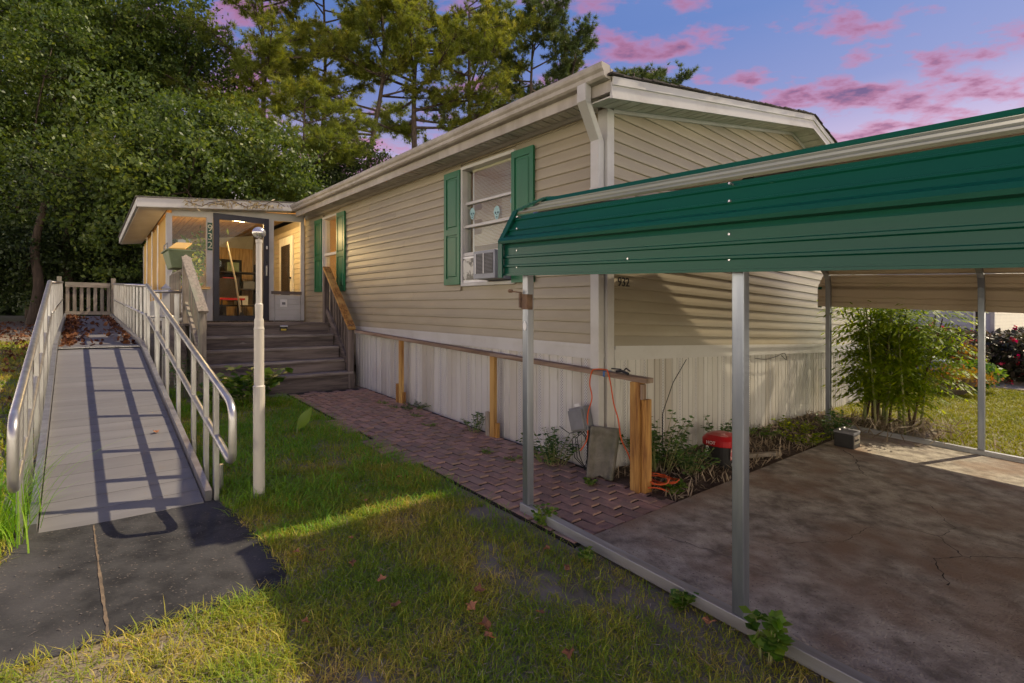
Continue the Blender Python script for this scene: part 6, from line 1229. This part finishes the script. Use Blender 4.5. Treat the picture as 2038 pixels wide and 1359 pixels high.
n = 42000; rg = np.random.default_rng(230); a = rg.uniform(-3.0, 3.0, n); b = rg.uniform(-6, -1.15, n); x = C0.x + a * AX.x + b * BX.x; y = C0.y + a * AX.y + b * BX.y; k = keep_front(a, b, rg) & (y > 1.2) & (np.abs(x) < y * 1.2 + .3) & (np.hypot(x, y) < 5); x, y, a, b = x[k], y[k], a[k], b[k]; n = len(x)
pos = np.stack([x, y, -1.374 + .05 * a - .015 * b - .008 + rg.random(n) * .012], 1); az = rg.uniform(0, 2 * np.pi, n); d = np.stack([np.cos(az), np.sin(az), rg.normal(0, .25, n)], 1) * rg.uniform(.012, .032, (n, 1)); sv = np.stack([-np.sin(az), np.cos(az), rg.normal(0, .4, n)], 1) * .0014
V, Fq = quads(pos, d, sv); tag(npmesh('thatch', V, Fq, 'straw', rnd=rg.random(n)), 'dry straw thatch lying between the grass blades', None, None, 'stuff')
# long arching grass clump at the foot of the ramp
gc = thing('grass_clump', 'long arching grass clump at the lower left foot of the ramp', 'grass clump', GF(1.36, -3.86, 0)); rg = np.random.default_rng(301); LV, LF, LR = [], [], []; nv = 0
for i in range(330):
    p = GF(1.34 + rg.normal() * .17, -3.87 + rg.normal() * .07, -.02); az = rg.uniform(0, 2 * math.pi); l = rg.uniform(.2, .70) * (1 if i % 5 else 1.3); d = Vector((math.cos(az), math.sin(az), 0)); w = rg.uniform(.002, .005); sv = Vector((-d.y, d.x, 0)) * w; lean_ = rg.uniform(.25, .8)
    r_ = rg.random()
    for k in range(7):
        t = k / 6; q = p + d * l * lean_ * t ** 1.5 + UPV * l * (t - .62 * lean_ * t * t); ww = sv * (1 - t * .95); LV += [tuple(q - ww), tuple(q + ww)]
        if k: LF.append((nv + 2 * k - 2, nv + 2 * k - 1, nv + 2 * k + 1, nv + 2 * k)); LR.append(r_)
    nv += 14
npmesh('blades', np.array(LV), np.array(LF), 'grass_green', gc, rnd=LR)
# ================================================================== LEAF LITTER
rg = np.random.default_rng(401); n = 900; a = rg.uniform(6.0, 13.8, n); side = rg.random(n); b = np.where(side < .62, -3.70 + np.abs(rg.normal(0, .12, n)), np.where(side < .85, -2.90 - np.abs(rg.normal(0, .08, n)), rg.uniform(-3.65, -2.95, n))); pos = np.stack([C0.x + a * AX.x + b * BX.x, C0.y + a * AX.y + b * BX.y, -0.4064 + .052 * (a - R1A) + .008 + rg.random(n) * .03], 1)
V, Fq = leaf_cloud(pos, .075, .7, np.tile(np.array([0, 0, 3.0]), (n, 1)), 1.0, rg); tag(npmesh('leaf_litter', V, Fq, 'litter', rnd=rg.random(n)), 'brown leaf litter drifted along both edges of the upper ramp', 'leaves', None, 'stuff')
n = 5200; a = rg.uniform(3, 22, n); b = rg.uniform(-11, -4.0, n); pos = np.stack([C0.x + a * AX.x + b * BX.x, C0.y + a * AX.y + b * BX.y, -1.374 + .05 * a - .015 * b + .01 + rg.random(n) * .02], 1); k = rg.random(n) < np.clip((a - 3) / 9, .1, 1); pos = pos[k]; n = len(pos)
V, Fq = leaf_cloud(pos, .09, .7, np.tile(np.array([0, 0, 3.0]), (n, 1)), 1.0, rg); tag(npmesh('leaf_litter', V, Fq, 'litter', rnd=rg.random(n)), 'brown leaves strewn on the ground below the trees', 'leaves', None, 'stuff')
n = 1500; a = rg.uniform(-.74, -.05, n); b = rg.uniform(-.1, 4.4, n); pos = np.stack([C0.x + a * AX.x + b * BX.x, C0.y + a * AX.y + b * BX.y, -1.374 + .05 * a - .015 * b + .018 + .035 * (a + .74) + rg.random(n) * .02], 1)
V, Fq = leaf_cloud(pos, .10, .12, np.tile(np.array([0, 0, 3.0]), (n, 1)), 1.0, rg); tag(npmesh('twig_litter', V, Fq, 'straw', rnd=rg.random(n) * .8), 'dry twigs and straw strewn over the soil bed', 'twigs', None, 'stuff')
# single fallen leaves on the lawn
def dead_leaf_mesh(seed):
    rg = np.random.default_rng(seed); n = 15; pts = []
    for i in range(n):
        t = 2 * math.pi * i / n; r = .034 * (1.0 if i % 3 == 0 else .55 if i % 3 == 1 else .62) * rg.uniform(.85, 1.15) * (1.15 if i == 0 else 1); pts.append(Vector((r * math.cos(t), r * math.sin(t), .010 * math.sin(t * 2 + seed) + .35 * r * abs(math.cos(t + seed)) + .004)))
    me = bpy.data.meshes.new('leaf_blade'); me.from_pydata([(0, 0, .004)] + [tuple(p) for p in pts], [], [(0, i + 1, (i + 1) % n + 1) for i in range(n)]); me.materials.append(MATS['dead_leaf']); me.update(); return me
LM = [dead_leaf_mesh(s) for s in (1, 2, 3, 4)]
def G_(px, py):
    z = -1.36
    for _ in range(20):
        d = z * 1019 / (630 - py); x = (px - 1019) / 1019 * d; z = groundz(x, d)
    return ab_of(x, d)
LEAVES = [(785, 1214, 1.15, 'large pale curled leaf in the middle of the shaded lawn'), (938, 1216, 1.0, 'orange leaf above the pair of star shaped leaves'), (953, 1184, 1.0, 'reddish leaf highest of the column of leaves in mid lawn'), (962, 1256, 1.25, 'large star shaped leaf, upper of the touching pair'), (972, 1278, 1.0, 'star shaped leaf, lower of the touching pair'), (1075, 1229, .8, 'small leaf right of the column of leaves'), (1130, 1138, .75, 'leaf on bare soil outside the base rail, nearer the second post'), (1088, 1100, .8, 'leaf on bare soil outside the base rail, nearer the first post'), (1412, 1248, 1.1, 'orange leaf beside the base rail just left of the second post'), (760, 1163, .9, 'dark red leaf above the large pale curled leaf'), (590, 1106, .7, 'small leaf in the shaded grass right of the concrete pad'), (700, 1128, .7, 'small red brown leaf in the upper shaded lawn'), (725, 1003, .7, 'leaf lying on the sunlit strip of grass'), (795, 955, .8, 'orange leaf in the green grass above the sunlit strip'), (697, 1078, .6, 'tiny orange leaf just below the sunlit strip'), (1133, 1310, .9, 'leaf lowest on the lawn near the bottom edge'), (642, 1104, .6, 'tan leaf second from the concrete pad in the shaded grass'), (735, 872, .7, 'pale leaf beside the brick path edge'), (608, 1248, .7, 'brown leaf on the shadow edge at lower left')]
for k, (px, py, s_, lb) in enumerate(LEAVES):
    a, b = G_(px, py); o = bpy.data.objects.new('fallen_leaf', LM[k % 4]); COL.objects.link(o); o.location = GF(a, b, .022); o.rotation_euler = (random.uniform(-.35, .35), random.uniform(-.35, .35), random.uniform(0, 6)); o.scale = (s_, s_, s_); tag(o, lb, 'leaf', 'fallen leaves on the lawn')
a, b = 2.55, -3.02; o = bpy.data.objects.new('fallen_leaf', LM[1]); COL.objects.link(o); o.location = WF(a, b, rzr(a) + .012); o.rotation_euler = (.2, .1, 1); tag(o, 'small orange leaf lying alone on the lower ramp planks', 'leaf')
